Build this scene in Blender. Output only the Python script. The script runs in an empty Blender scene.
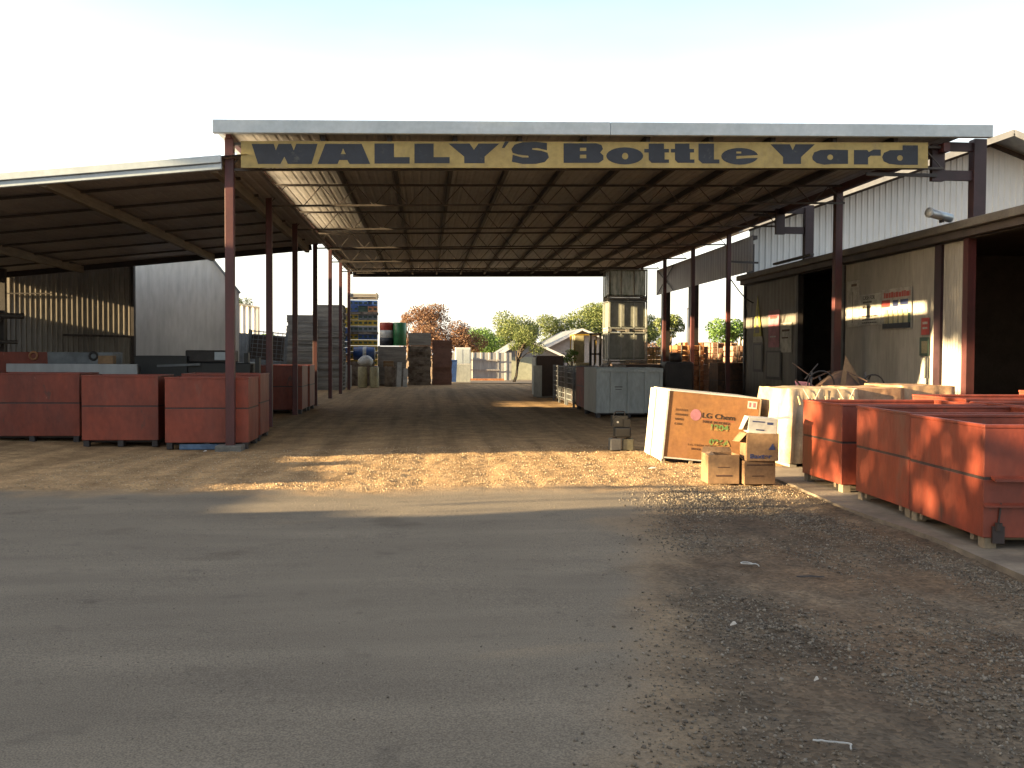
import bpy, bmesh, math, random
import numpy as np
from mathutils import Vector, Matrix, noise
rnd = random.Random(7)
R = math.radians
SC = bpy.context.scene
COL = SC.collection
# ------------------------------------------------------------------ camera
F_PX = 995.0
YAW, PIT, ROL = R(4.95), R(1.70), R(0.3)
cF = Vector((math.sin(YAW)*math.cos(PIT), math.cos(YAW)*math.cos(PIT), -math.sin(PIT)))
cR = Vector((math.cos(YAW), -math.sin(YAW), 0))
cU = Vector((math.sin(YAW)*math.sin(PIT), math.cos(YAW)*math.sin(PIT), math.cos(PIT)))
cam = bpy.data.cameras.new('camera'); camo = bpy.data.objects.new('camera', cam); COL.objects.link(camo)
cr = cR*math.cos(ROL) + cU*math.sin(ROL)
cu = cU*math.cos(ROL) - cR*math.sin(ROL)
camo.matrix_world = Matrix(((cr.x, cu.x, -cF.x, 0), (cr.y, cu.y, -cF.y, 0), (cr.z, cu.z, -cF.z, 1.6), (0, 0, 0, 1)))
cam.sensor_width = 36; cam.lens = F_PX/1024*36; cam.clip_end = 3000; cam.clip_start = .1
SC.camera = camo
def onY(px, py, Y):
    "point of the photograph on the vertical plane y = Y, in metres"
    x, y = px-512, py-384
    a = x*math.cos(ROL)+y*math.sin(ROL); b = -x*math.sin(ROL)+y*math.cos(ROL)
    d = cF + cR*(a/F_PX) - cU*(b/F_PX)
    return Vector((d.x*Y/d.y, Y, 1.6+d.z*Y/d.y))
def onG(px, py):
    x, y = px-512, py-384
    a = x*math.cos(ROL)+y*math.sin(ROL); b = -x*math.sin(ROL)+y*math.cos(ROL)
    d = cF + cR*(a/F_PX) - cU*(b/F_PX)
    t = -1.6/d.z
    return Vector((d.x*t, d.y*t, 0))
# ------------------------------------------------------------------ materials
K = .62
def mat(name, col, rough=.7, metal=0, var=.25, scale=3.0, col2=None, bump=0, bscale=30, stretch=(1, 1, 1), emit=None, spec=.5, fine=.1, wear=None, bdist=.01):
    m = bpy.data.materials.new(name); m.use_nodes = True
    col = tuple(c*K for c in col); col2 = tuple(c*K for c in col2) if col2 else None
    nt = m.node_tree; N = nt.nodes; L = nt.links
    b = N['Principled BSDF']
    b.inputs['Roughness'].default_value = rough; b.inputs['Metallic'].default_value = metal
    b.inputs['Specular IOR Level'].default_value = spec
    tc = N.new('ShaderNodeTexCoord'); mp = N.new('ShaderNodeMapping'); mp.inputs['Scale'].default_value = stretch
    oi = N.new('ShaderNodeObjectInfo'); ad = N.new('ShaderNodeVectorMath'); ad.operation = 'ADD'
    L.new(tc.outputs['Object'], ad.inputs[0])
    ml = N.new('ShaderNodeVectorMath'); ml.operation = 'SCALE'; ml.inputs['Scale'].default_value = 1.7
    L.new(oi.outputs['Location'], ml.inputs[0]); L.new(ml.outputs[0], ad.inputs[1])
    L.new(ad.outputs[0], mp.inputs['Vector'])
    n1 = N.new('ShaderNodeTexNoise'); n1.inputs['Scale'].default_value = scale; n1.inputs['Detail'].default_value = 6; n1.inputs['Roughness'].default_value = .62
    L.new(mp.outputs[0], n1.inputs['Vector'])
    n2 = N.new('ShaderNodeTexNoise'); n2.inputs['Scale'].default_value = scale*9; n2.inputs['Detail'].default_value = 4
    L.new(mp.outputs[0], n2.inputs['Vector'])
    r = N.new('ShaderNodeValToRGB')
    c2 = col2 or tuple(c*(1-var*1.6) for c in col)
    r.color_ramp.elements[0].position = .36; r.color_ramp.elements[1].position = .62
    r.color_ramp.elements[0].color = (*c2, 1); r.color_ramp.elements[1].color = (*col, 1)
    L.new(n1.outputs['Fac'], r.inputs['Fac'])
    mx = N.new('ShaderNodeMix'); mx.data_type = 'RGBA'; mx.blend_type = 'MULTIPLY'; mx.inputs['Factor'].default_value = 1
    mr = N.new('ShaderNodeMapRange'); mr.inputs['From Min'].default_value = .3; mr.inputs['From Max'].default_value = .7
    mr.inputs['To Min'].default_value = 1-fine*1.5; mr.inputs['To Max'].default_value = 1+fine
    L.new(n2.outputs['Fac'], mr.inputs['Value'])
    L.new(r.outputs['Color'], mx.inputs['A']); L.new(mr.outputs['Result'], mx.inputs['B'])
    out = mx.outputs['Result']
    if wear:
        for (wc, sc_, lo, hi, sd) in wear:
            mp2 = N.new('ShaderNodeMapping'); mp2.inputs['Location'].default_value = (sd, sd*.7, sd*1.3); mp2.inputs['Scale'].default_value = (1, 1, .45); L.new(ad.outputs[0], mp2.inputs['Vector'])
            nw = N.new('ShaderNodeTexNoise'); nw.inputs['Scale'].default_value = sc_; nw.inputs['Detail'].default_value = 9; nw.inputs['Roughness'].default_value = .72; L.new(mp2.outputs[0], nw.inputs['Vector'])
            rw = N.new('ShaderNodeMapRange'); rw.inputs['From Min'].default_value = lo; rw.inputs['From Max'].default_value = hi; L.new(nw.outputs['Fac'], rw.inputs['Value'])
            m2 = N.new('ShaderNodeMix'); m2.data_type = 'RGBA'; L.new(rw.outputs['Result'], m2.inputs['Factor']); L.new(out, m2.inputs['A']); m2.inputs['B'].default_value = (*wc, 1); out = m2.outputs['Result']
    L.new(out, b.inputs['Base Color'])
    if bump:
        bp = N.new('ShaderNodeBump'); bp.inputs['Strength'].default_value = bump; bp.inputs['Distance'].default_value = bdist
        n3 = N.new('ShaderNodeTexNoise'); n3.inputs['Scale'].default_value = bscale; n3.inputs['Detail'].default_value = 5
        L.new(mp.outputs[0], n3.inputs['Vector']); L.new(n3.outputs['Fac'], bp.inputs['Height']); L.new(bp.outputs[0], b.inputs['Normal'])
    return m
def leafmat(name, cols, trans=.25):
    m = bpy.data.materials.new(name); m.use_nodes = True
    nt = m.node_tree; N = nt.nodes; L = nt.links; b = N['Principled BSDF']
    b.inputs['Roughness'].default_value = .6; b.inputs['Specular IOR Level'].default_value = .3
    g = N.new('ShaderNodeNewGeometry'); r = N.new('ShaderNodeValToRGB')
    while len(r.color_ramp.elements) < len(cols): r.color_ramp.elements.new(.5)
    for i, c in enumerate(cols):
        r.color_ramp.elements[i].position = i/(len(cols)-1); r.color_ramp.elements[i].color = (*c, 1)
    L.new(g.outputs['Random Per Island'], r.inputs['Fac']); L.new(r.outputs['Color'], b.inputs['Base Color'])
    t = N.new('ShaderNodeBsdfTranslucent'); L.new(r.outputs['Color'], t.inputs['Color'])
    ms = N.new('ShaderNodeMixShader'); ms.inputs[0].default_value = trans
    L.new(b.outputs[0], ms.inputs[1]); L.new(t.outputs[0], ms.inputs[2]); L.new(ms.outputs[0], N['Material Output'].inputs[0])
    return m
M = dict(
 bin=mat('bin_red_paint', (.32, .056, .026), .5, 0, col2=(.19, .038, .021), scale=1.6, stretch=(1, 1, .5), bump=.6, bscale=2.2, bdist=.05, wear=[((.07, .028, .02), 3.2, .60, .68, 3), ((.30, .14, .10), 7, .66, .72, 9), ((.10, .07, .05), 1.3, .60, .82, 14)]),
 bin_in=mat('bin_inner_paint', (.30, .06, .04), .7, 0, col2=(.14, .045, .03), scale=3),
 seam=mat('dark_steel_seam', (.05, .03, .028), .6),
 col=mat('red_oxide_steel', (.12, .026, .028), .55, 0, col2=(.07, .02, .02), scale=4, stretch=(1, 1, .3), wear=[((.05, .025, .02), 6, .6, .68, 2)]),
 dark=mat('dark_steel', (.055, .045, .045), .55, .2, scale=4),
 maroon=mat('dark_maroon_steel', (.055, .022, .03), .5, .1, scale=4),
 truss=mat('rusty_truss_steel', (.10, .082, .074), .6, .1, scale=5),
 under=mat('roof_underside_metal', (.52, .50, .49), .6, .0, scale=1.1, col2=(.45, .43, .42), stretch=(1, .3, 1)),
 under2=mat('shed_roof_underside', (.46, .43, .44), .6, .0, scale=1.3, col2=(.36, .33, .34)),
 zinc=mat('galvanised_sheet', (.62, .64, .66), .36, .75, scale=1.3, col2=(.48, .5, .53), fine=.05),
 flash=mat('fascia_flashing', (.66, .74, .80), .42, .1, scale=1.2, col2=(.52, .60, .66), fine=.06, wear=[((.28, .30, .31), 3, .6, .8, 5)]),
 timber=mat('pale_rafter', (.30, .25, .19), .7, 0, scale=3, stretch=(4, .4, 4)),
 corr=mat('weathered_corrugated', (.36, .335, .30), .5, .1, scale=1.1, col2=(.24, .22, .20), stretch=(1, 1, .25)),
 corr2=mat('plain_wall_sheet', (.22, .20, .18), .6, .1, scale=1.5, col2=(.16, .145, .13), stretch=(1, 1, .25)),
 white=mat('white_ribbed_sheet', (.95, .95, .95), .45, 0, scale=.6, col2=(.84, .86, .88), stretch=(1, 1, .3), fine=.04),
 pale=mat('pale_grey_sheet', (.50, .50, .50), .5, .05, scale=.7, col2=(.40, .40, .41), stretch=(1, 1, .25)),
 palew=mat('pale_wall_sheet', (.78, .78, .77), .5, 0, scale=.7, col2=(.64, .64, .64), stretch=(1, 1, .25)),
 greyf=mat('grey_fence_sheet', (.26, .28, .30), .6, .1, scale=1),
 eave=mat('brown_eave', (.10, .08, .075), .6, .1, scale=2),
 zroof=mat('shiny_zinc_roof', (1.35, 1.32, 1.28), .38, 1, scale=1.3, col2=(1.15, 1.12, 1.1), fine=.04),
 gut=mat('beige_gutter', (.20, .18, .16), .55, .1, scale=2),
 sign=mat('yellow_sign_board', (.52, .40, .14), .6, 0, scale=1.2, col2=(.40, .30, .10), wear=[((.22, .17, .09), 2.4, .56, .75, 6)]),
 ink=mat('navy_sign_paint', (.022, .030, .050), .6, 0, scale=2, wear=[((.09, .085, .07), 5, .6, .8, 6)]),
 conc=mat('rough_concrete', (.25, .20, .15), .85, 0, scale=1.6, col2=(.13, .10, .075), bump=.4, bscale=40),
 block=mat('concrete_block', (.22, .21, .19), .85, 0, scale=4),
 wood=mat('grey_pallet_wood', (.40, .37, .33), .85, 0, scale=3, col2=(.24, .22, .20), stretch=(.4, 3, 3)),
 woodw=mat('pale_skid_wood', (.33, .26, .18), .8, 0, scale=3, col2=(.20, .155, .10)),
 bluew=mat('blue_pallet_wood', (.12, .20, .33), .8, 0, scale=3),
 card=mat('cardboard', (.36, .215, .11), .85, 0, scale=3, col2=(.26, .15, .075), bump=.4, bscale=6, bdist=.02, wear=[((.12, .08, .05), 5, .58, .75, 4)]),
 crate=mat('orange_carton_board', (.34, .155, .048), .75, 0, scale=2, col2=(.26, .115, .038), bump=.3, bscale=4, bdist=.02, wear=[((.20, .09, .04), 2.5, .55, .75, 4)]),
 cardw=mat('white_carton', (.66, .63, .58), .7, 0, scale=2, col2=(.52, .48, .43)),
 cream=mat('cream_plastic', (.66, .60, .36), .5, 0, scale=2),
 tarp=mat('beige_tarpaulin', (.62, .48, .32), .5, 0, scale=2.6, col2=(.38, .27, .16), bump=.5, bscale=8),
 tarp2=mat('tan_tarpaulin', (.50, .32, .18), .5, 0, scale=3, col2=(.28, .15, .08), bump=.5, bscale=9),
 grey=mat('grey_painted_steel', (.50, .53, .52), .5, .05, scale=1.6, col2=(.38, .41, .40), stretch=(1, 1, .4)),
 yel=mat('yellow_plastic', (.62, .40, .03), .45), blu=mat('blue_plastic', (.04, .11, .36), .45), blk=mat('black_plastic', (.018, .018, .02), .5),
 whi=mat('white_plastic', (.72, .72, .70), .45), red=mat('red_paint', (.50, .05, .03), .5), grn=mat('green_plastic', (.05, .28, .10), .4),
 dgrn=mat('dark_green_paint', (.05, .10, .07), .5), org=mat('orange_terracotta', (.62, .30, .13), .6, 0, scale=7, col2=(.35, .12, .05)),
 pink=mat('faded_pink_print', (.50, .20, .25), .7), gpaint=mat('green_spray_paint', (.17, .33, .09), .6, wear=[((.34, .16, .05), 14, .5, .6, 3)]), faint=mat('faint_brown_print', (.21, .10, .04), .7), brownink=mat('brown_print', (.10, .045, .03), .7),
 blueink=mat('blue_print', (.05, .07, .20), .6), redink=mat('red_print', (.55, .08, .07), .6), paper=mat('poster_paper', (.62, .60, .54), .7, 0, scale=4),
 yink=mat('yellow_print', (.62, .58, .08), .6), rope=mat('straw_rope', (.50, .42, .25), .8), rust=mat('rusty_scrap', (.17, .085, .05), .8, 0, scale=8, col2=(.07, .045, .035)),
 tyre=mat('black_rubber', (.02, .02, .02), .8), glass=mat('green_bottle_glass', (.05, .13, .06), .12, 0, spec=.8), bark=mat('tree_bark', (.16, .12, .085), .9, 0, scale=6, bump=.5),
 house=mat('house_wall', (.42, .40, .40), .8, 0, scale=.6, var=.1), hroof=mat('house_roof', (.20, .22, .25), .6, 0, scale=1), garage=mat('garage_door_paint', (.52, .54, .42), .6, 0, scale=.6, var=.1),
 tank=mat('milky_tank_plastic', (.42, .43, .38), .4, 0, scale=1.8, col2=(.24, .25, .21), stretch=(1, 1, .6)), dirtpink=mat('wrapped_film', (.60, .42, .32), .35, 0, scale=7, col2=(.34, .14, .09)),
 leaf_o=leafmat('olive_leaves', [(.05, .08, .02), (.10, .13, .04), (.15, .17, .06)]),
 leaf_g=leafmat('green_leaves', [(.05, .11, .02), (.10, .18, .04), (.14, .22, .06)]),
 leaf_b=leafmat('brown_leaves', [(.07, .035, .022), (.14, .075, .045), (.20, .115, .07)]),
 leaf_d=leafmat('dark_leaves', [(.03, .05, .02), (.05, .08, .03), (.08, .10, .04)]),
 brown=mat('brown_steel', (.075, .045, .035), .6, .1, scale=2), lens=mat('pale_end_ring', (.75, .78, .8), .2),
)
# ------------------------------------------------------------------ mesh builder
class MB:
    def __init__(s): s.v = []; s.f = []
    def add(s, vs, fs):
        n = len(s.v); s.v += [tuple(v) for v in vs]; s.f += [tuple(i+n for i in f) for f in fs]; return s
    def box(s, x0, x1, y0, y1, z0, z1, bev=0):
        vs = [(x, y, z) for z in (z0, z1) for y in (y0, y1) for x in (x0, x1)]
        return s.add(vs, [(0, 2, 3, 1), (4, 5, 7, 6), (0, 1, 5, 4), (2, 6, 7, 3), (0, 4, 6, 2), (1, 3, 7, 5)])
    def obox(s, c, ux, uy, uz):
        "box from its centre and three half-axis vectors"
        c, ux, uy, uz = map(Vector, (c, ux, uy, uz))
        vs = [c+a*ux+b*uy+d*uz for d in (-1, 1) for b in (-1, 1) for a in (-1, 1)]
        return s.add(vs, [(0, 2, 3, 1), (4, 5, 7, 6), (0, 1, 5, 4), (2, 6, 7, 3), (0, 4, 6, 2), (1, 3, 7, 5)])
    def bar(s, p, q, w, h=None):
        "rectangular bar from p to q"
        p, q = Vector(p), Vector(q); h = h or w; d = q-p
        a = d.cross(Vector((0, 0, 1)))
        if a.length < 1e-4: a = Vector((1, 0, 0))
        a.normalize(); b = a.cross(d).normalized()
        return s.obox((p+q)/2, d/2, a*w/2, b*h/2)
    def tube(s, p, q, r, r2=None, n=10, caps=True):
        p, q = Vector(p), Vector(q); r2 = r if r2 is None else r2; d = (q-p)
        a = d.cross(Vector((0, 0, 1)))
        if a.length < 1e-4: a = Vector((1, 0, 0))
        a.normalize(); b = d.cross(a).normalized()
        vs = []
        for (c, rr) in ((p, r), (q, r2)):
            for i in range(n):
                t = 2*math.pi*i/n; vs.append(c+a*rr*math.cos(t)+b*rr*math.sin(t))
        fs = [(i, (i+1) % n, n+(i+1) % n, n+i) for i in range(n)]
        if caps: fs += [tuple(range(n))[::-1], tuple(range(n, 2*n))]
        return s.add(vs, fs)
    def lathe(s, prof, c=(0, 0, 0), n=20):
        "prof: list of (r, z)"
        vs = []; m = len(prof)
        for (r, z) in prof:
            for i in range(n):
                t = 2*math.pi*i/n; vs.append((c[0]+r*math.cos(t), c[1]+r*math.sin(t), c[2]+z))
        fs = [(k*n+i, k*n+(i+1) % n, (k+1)*n+(i+1) % n, (k+1)*n+i) for k in range(m-1) for i in range(n)]
        if prof[0][0] > 1e-4: fs.append(tuple(range(n))[::-1])
        if prof[-1][0] > 1e-4: fs.append(tuple(range((m-1)*n, m*n)))
        return s.add(vs, fs)
    def torus(s, c, Rr, r, ax='z', n=18, m=6):
        vs = []
        for i in range(n):
            t = 2*math.pi*i/n
            for j in range(m):
                u = 2*math.pi*j/m; rr = Rr+r*math.cos(u); x, y, z = rr*math.cos(t), rr*math.sin(t), r*math.sin(u)
                if ax == 'x': x, y, z = z, x, y
                if ax == 'y': x, y, z = x, z, y
                vs.append((c[0]+x, c[1]+y, c[2]+z))
        return s.add(vs, [(i*m+j, ((i+1) % n)*m+j, ((i+1) % n)*m+(j+1) % m, i*m+(j+1) % m) for i in range(n) for j in range(m)])
    def corr(s, p, u, L, H, pitch=.09, amp=.012, nrm=(0, -1, 0), trap=False, v=(0, 0, 1), rows=1):
        "ribbed sheet: ribs step along u, run along v; H number or function of the distance along u"
        p, u, nrm, v = map(Vector, (p, u, nrm, v)); u = u.normalized()
        if trap: ts, k = [(0, 0), (.55, 0), (.66, 1), (.86, 1), (.97, 0)], 5
        else: ts, k = [(i/6, math.sin(2*math.pi*i/6)) for i in range(6)], 6
        pts = []; d = 0; i = 0
        while True:
            a, o = ts[i % k]; d = (i//k+a)*pitch
            if d > L: break
            pts.append((d, o)); i += 1
        pts.append((L, 0))
        vs = []
        for (d, o) in pts:
            h = H(d) if callable(H) else H
            for j in range(rows+1): vs.append(p+u*d+nrm*(o*amp)+v*(h*j/rows))
        q = rows+1
        return s.add(vs, [(a*q+j, (a+1)*q+j, (a+1)*q+j+1, a*q+j+1) for a in range(len(pts)-1) for j in range(rows)])
    def build(s, name, m, parent=None, smooth=False, world=None, bevel=0):
        if world is None and parent is not None: off = Vector((0, 0, 0))
        else: off = Vector(world or (0, 0, 0))
        me = bpy.data.meshes.new(name); me.from_pydata([tuple(Vector(v)-off) for v in s.v], [], s.f); me.update()
        if not isinstance(m, (list, tuple)): m = [m]
        for x in m: me.materials.append(M[x] if isinstance(x, str) else x)
        o = bpy.data.objects.new(name, me); COL.objects.link(o)
        if smooth: me.polygons.foreach_set('use_smooth', [True]*len(me.polygons))
        if bevel:
            b = o.modifiers.new('bevel', 'BEVEL'); b.width = bevel; b.segments = 2; b.limit_method = 'ANGLE'
        if parent: o.parent = parent
        elif world: o.location = off
        return o
def tag(o, label=None, cat=None, group=None, kind=None):
    if label: o['label'] = label
    if cat: o['category'] = cat
    if group: o['group'] = group
    if kind: o['kind'] = kind
    return o
def T(name, label, cat, loc=(0, 0, 0), rz=0, group=None, kind=None):
    o = bpy.data.objects.new(name, None); COL.objects.link(o); o.location = loc; o.rotation_euler = (0, 0, rz)
    o.empty_display_size = .3
    return tag(o, label, cat, group, kind)
def kids(o): return [c for c in bpy.data.objects if c.parent == o]
def dup(root, loc, rz=0, label=None, group=None, keep=None):
    def cp(o, par):
        c = o.copy(); COL.objects.link(c)
        if par: c.parent = par
        for ch in kids(o):
            if keep is None or keep(ch): cp(ch, c)
        return c
    r = cp(root, None); r.location = loc; r.rotation_euler = (0, 0, rz)
    if label: r['label'] = label
    if group: r['group'] = group
    return r
def curve_mesh(name, polys, depth, m, parent=None, mtx=None):
    "filled flat letters; polys = list of closed outlines (holes inside)"
    cu_ = bpy.data.curves.new(name, 'CURVE'); cu_.dimensions = '2D'; cu_.fill_mode = 'BOTH'; cu_.extrude = depth
    for p in polys:
        sp = cu_.splines.new('POLY'); sp.points.add(len(p)-1)
        for i, (x, y) in enumerate(p): sp.points[i].co = (x, y, 0, 1)
        sp.use_cyclic_u = True
    return _conv(name, cu_, m, parent, mtx)
def _conv(name, cd, m, parent, mtx):
    tmp = bpy.data.objects.new(name+'_c', cd); COL.objects.link(tmp)
    dg = bpy.context.evaluated_depsgraph_get(); me = bpy.data.meshes.new_from_object(tmp.evaluated_get(dg))
    bpy.data.objects.remove(tmp); me.materials.clear(); me.materials.append(M[m])
    o = bpy.data.objects.new(name, me); COL.objects.link(o)
    if parent: o.parent = parent
    if mtx is not None: o.matrix_local = mtx
    return o
def text(name, s, size, m, parent, loc, rot=(math.pi/2, 0, 0), sx=1, bold=.0, depth=.0015):
    cd = bpy.data.curves.new(name, 'FONT'); cd.body = s; cd.size = size; cd.extrude = depth; cd.offset = bold
    mt = Matrix.Translation(loc) @ Matrix.Rotation(rot[2], 4, 'Z') @ Matrix.Rotation(rot[1], 4, 'Y') @ Matrix.Rotation(rot[0], 4, 'X') @ Matrix.Diagonal((sx, 1, 1, 1))
    return _conv(name, cd, m, parent, mt)
def inst_np(name, base_v, base_f, P, Rm, S, m, parent=None):
    "many small pieces as one mesh: P (n,3), Rm (n,3,3), S (n,3)"
    bv = np.array(base_v, dtype=np.float32); n = len(P)
    V = np.einsum('nij,nkj->nki', Rm, bv[None]*S[:, None, :])+P[:, None, :]
    k = len(bv); bf = np.array(base_f); Fc = (bf[None]+(np.arange(n)*k)[:, None, None]).reshape(-1, bf.shape[1])
    me = bpy.data.meshes.new(name); V = V.reshape(-1, 3)
    me.vertices.add(len(V)); me.vertices.foreach_set('co', V.ravel().astype(np.float32))
    me.loops.add(Fc.size); me.loops.foreach_set('vertex_index', Fc.ravel().astype(np.int32))
    me.polygons.add(len(Fc)); me.polygons.foreach_set('loop_start', (np.arange(len(Fc))*bf.shape[1]).astype(np.int32))
    me.update(calc_edges=True); me.materials.append(M[m])
    o = bpy.data.objects.new(name, me); COL.objects.link(o)
    if parent: o.parent = parent
    return o
def randrot(n, rg):
    q = rg.normal(size=(n, 4)); q /= np.linalg.norm(q, axis=1, keepdims=True); w, x, y, z = q.T
    return np.stack([np.stack([1-2*(y*y+z*z), 2*(x*y-z*w), 2*(x*z+y*w)], -1), np.stack([2*(x*y+z*w), 1-2*(x*x+z*z), 2*(y*z-x*w)], -1), np.stack([2*(x*z-y*w), 2*(y*z+x*w), 1-2*(x*x+y*y)], -1)], 1)
def tree(name, label, loc, H, W, crown0, leaf, n=4000, ls=.2, seed=1, clumps=14, group=None, lean=0, D=None, rand_top=.35, trunk_r=None):
    "trunk with limbs and a crown of leaf clumps; crown from crown0 to H, width W"
    rg = np.random.default_rng(seed); t = T(name, label, 'tree', loc, 0, group); D = D or W
    if loc[1] > 50: ls *= .68; n = int(n*2)
    tr = MB(); tw = trunk_r or max(.06, H*.025); p = Vector((0, 0, -.1)); r = tw
    top = Vector((lean, 0, crown0+(H-crown0)*.45)); N = 5; pts = [p.lerp(top, i/N)+Vector((rg.normal()*tw, rg.normal()*tw, 0))*(i > 0) for i in range(N+1)]
    for i in range(N): tr.tube(pts[i], pts[i+1], tw*(1-.14*i), tw*(1-.14*(i+1)), 8)
    cl = []
    for i in range(clumps):
        a = i*2.4+rg.random(); k = math.sqrt((i+.5)/clumps)
        z = crown0+(H-crown0)*(.15+.75*rg.random()); f = 1-.55*abs((z-crown0)/(H-crown0)-.45)*1.6
        c = Vector((lean+math.cos(a)*k*W/2*.78*f, math.sin(a)*k*D/2*.78*f, z)); rr = (W*.19)*(.7+.6*rg.random())
        if z+rr*.8 > H: c.z = H-rr*.8
        cl.append((c, rr)); s0 = pts[2+i % 3]
        mid = s0.lerp(c, .5)+Vector((0, 0, .1*H*rg.random()))
        tr.tube(s0, mid, tw*.42, tw*.28, 5); tr.tube(mid, c, tw*.28, tw*.1, 5)
    tr.build('trunk', 'bark', t, smooth=True)
    w = np.array([c[1]**2 for c in cl]); idx = rg.choice(len(cl), n, p=w/w.sum())
    cc = np.array([tuple(c[0]) for c in cl])[idx]; rr = np.array([c[1] for c in cl])[idx]
    d = rg.normal(size=(n, 3)); d /= np.linalg.norm(d, axis=1, keepdims=True)
    P = cc+d*(rr*(.45+.62*rg.random(n)**.7))[:, None]*np.array([1, 1, .75])
    S = (ls*(.6+.8*rg.random(n)))[:, None]*np.array([1, 1, 1])
    inst_np('crown', [(-.5, 0, 0), (0, -.28, .06), (.5, 0, 0), (0, .28, .06)], [(0, 1, 2, 3)], P, randrot(n, rg), S, leaf, t)
    return t
def prism(mb, poly, axis, a, b):
    "poly in the two other axes, extruded from a to b along axis"
    n = len(poly)
    def mk(p, t):
        return (t, p[0], p[1]) if axis == 'x' else ((p[0], t, p[1]) if axis == 'y' else (p[0], p[1], t))
    return mb.add([mk(p, a) for p in poly]+[mk(p, b) for p in poly], [tuple(range(n)), tuple(range(n, 2*n))[::-1]]+[(i, (i+1) % n, n+(i+1) % n, n+i) for i in range(n)])
# ------------------------------------------------------------------ world and sun
SUN = Vector((-1, -.15, .186)).normalized()
w = bpy.data.worlds.new('World'); SC.world = w; w.use_nodes = True
nt = w.node_tree; bg = nt.nodes['Background']; sky = nt.nodes.new('ShaderNodeTexSky'); sky.sky_type = 'NISHITA'
sky.sun_disc = False; sky.sun_elevation = math.asin(SUN.z); sky.sun_rotation = math.atan2(SUN.x, SUN.y)
sky.air_density = 1.0; sky.dust_density = 3.0; sky.ozone_density = 1.0
mxs = nt.nodes.new('ShaderNodeMix'); mxs.data_type = 'RGBA'; mxs.inputs['Factor'].default_value = .6; mxs.inputs['B'].default_value = (3.0, 2.95, 2.85, 1)   # even veil of thin bright cloud
tcw = nt.nodes.new('ShaderNodeTexCoord'); spw = nt.nodes.new('ShaderNodeSeparateXYZ'); crw = nt.nodes.new('ShaderNodeValToRGB')
nzw = nt.nodes.new('ShaderNodeTexNoise'); nzw.inputs['Scale'].default_value = 1.6; nzw.inputs['Detail'].default_value = 5; mpw = nt.nodes.new('ShaderNodeMapping'); mpw.inputs['Scale'].default_value = (1, 1, 4)
nt.links.new(tcw.outputs['Generated'], spw.inputs[0]); nt.links.new(tcw.outputs['Generated'], mpw.inputs['Vector']); nt.links.new(mpw.outputs[0], nzw.inputs['Vector'])
maw = nt.nodes.new('ShaderNodeMath'); maw.operation = 'MULTIPLY_ADD'; nt.links.new(nzw.outputs['Fac'], maw.inputs[0]); maw.inputs[1].default_value = -.18; nt.links.new(spw.outputs['Z'], maw.inputs[2]); nt.links.new(maw.outputs[0], crw.inputs['Fac'])
crw.color_ramp.elements[0].position = .0; crw.color_ramp.elements[0].color = (3.3, 3.12, 2.8, 1); crw.color_ramp.elements[1].position = .27; crw.color_ramp.elements[1].color = (.95, 1.25, 1.5, 1)
e3 = crw.color_ramp.elements.new(.62); e3.color = (2.05, 1.98, 1.88, 1)
nt.links.new(crw.outputs['Color'], mxs.inputs['B']); nt.links.new(sky.outputs[0], mxs.inputs['A']); nt.links.new(mxs.outputs['Result'], bg.inputs[0]); bg.inputs[1].default_value = .078
sl = bpy.data.lights.new('sun', 'SUN'); sl.energy = 5; sl.angle = R(.53); sl.color = (1, .74, .39)
so = bpy.data.objects.new('sun', sl); COL.objects.link(so); so.rotation_euler = SUN.to_track_quat('Z', 'Y').to_euler(); so.location = (-20, -5, 20)
vs = SC.view_settings; vs.view_transform = 'Standard'; vs.look = 'None'; vs.gamma = 1; vs.exposure = 3.08
SC.cycles.use_denoising = True
SC.cycles.max_bounces = 8; SC.cycles.sample_clamp_indirect = 20
# ------------------------------------------------------------------ ground
def sstep(a, b, x):
    t = min(1, max(0, (x-a)/(b-a))); return t*t*(3-2*t)
def zones(x, y):
    n = noise.noise(Vector((x*.7, y*.7, 0))); n2 = noise.noise(Vector((x*2.6, y*2.6, 3)))*2
    edge = .0+.235*y+.35*n*sstep(4, 9, y)+.22*n+.08*n2
    a = sstep(.42, -.42, x-edge)                       # sealed part left of the edge
    b = sstep(12.3, 11.1, y+.35*n+.06*n2*3)
    return a*b, (1-a)*sstep(13.4, 10.2, y+.8*n)
def gh(x, y):
    if abs(x) > 14 or y > 64 or y < 1.5: return 0
    a, g = zones(x, y)
    d = -.11*math.exp(-((x+4.6)/3.6)**2-((y-17.6)/2.3)**2)
    d += .02*noise.noise(Vector((x*.35, y*.35, 5)))
    if y < 24:
        rough = (1-a)
        k = noise.noise(Vector((x*3.1, y*3.1, 1)))*.012+noise.noise(Vector((x*7, y*7, 2)))*.014+noise.noise(Vector((x*17, y*17, 7)))*.011
        d += rough*k*(1 if y < 17 else .6)+a*.0015*noise.noise(Vector((x*6, y*6, 1)))
        dirt = (1-a)*(1-g)
        if dirt > .02:
            for xc in (-1.35, .15, 1.0, 2.3):
                xx = x-xc-.25*math.sin(y*.35+xc); w_ = math.exp(-(xx/.17)**2)
                if w_ > .05: d += dirt*w_*(-.012+.007*math.sin(y*2*math.pi/.11+3*noise.noise(Vector((x*2, y*2, 9)))))
        if g > .02:
            for xc in (3.9, 4.5):
                xx = x-(xc-.05*y); d -= g*.018*math.exp(-(xx/.16)**2)
        d -= (1-a)*.012*sstep(.0, .3, x-.235*y)*sstep(11, 9, y)
    return d
def axis_pts(segs):
    out = []
    for a, b, st in segs:
        n = max(1, round((b-a)/st)); out += [a+(b-a)*i/n for i in range(n)]
    return out+[segs[-1][1]]
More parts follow.
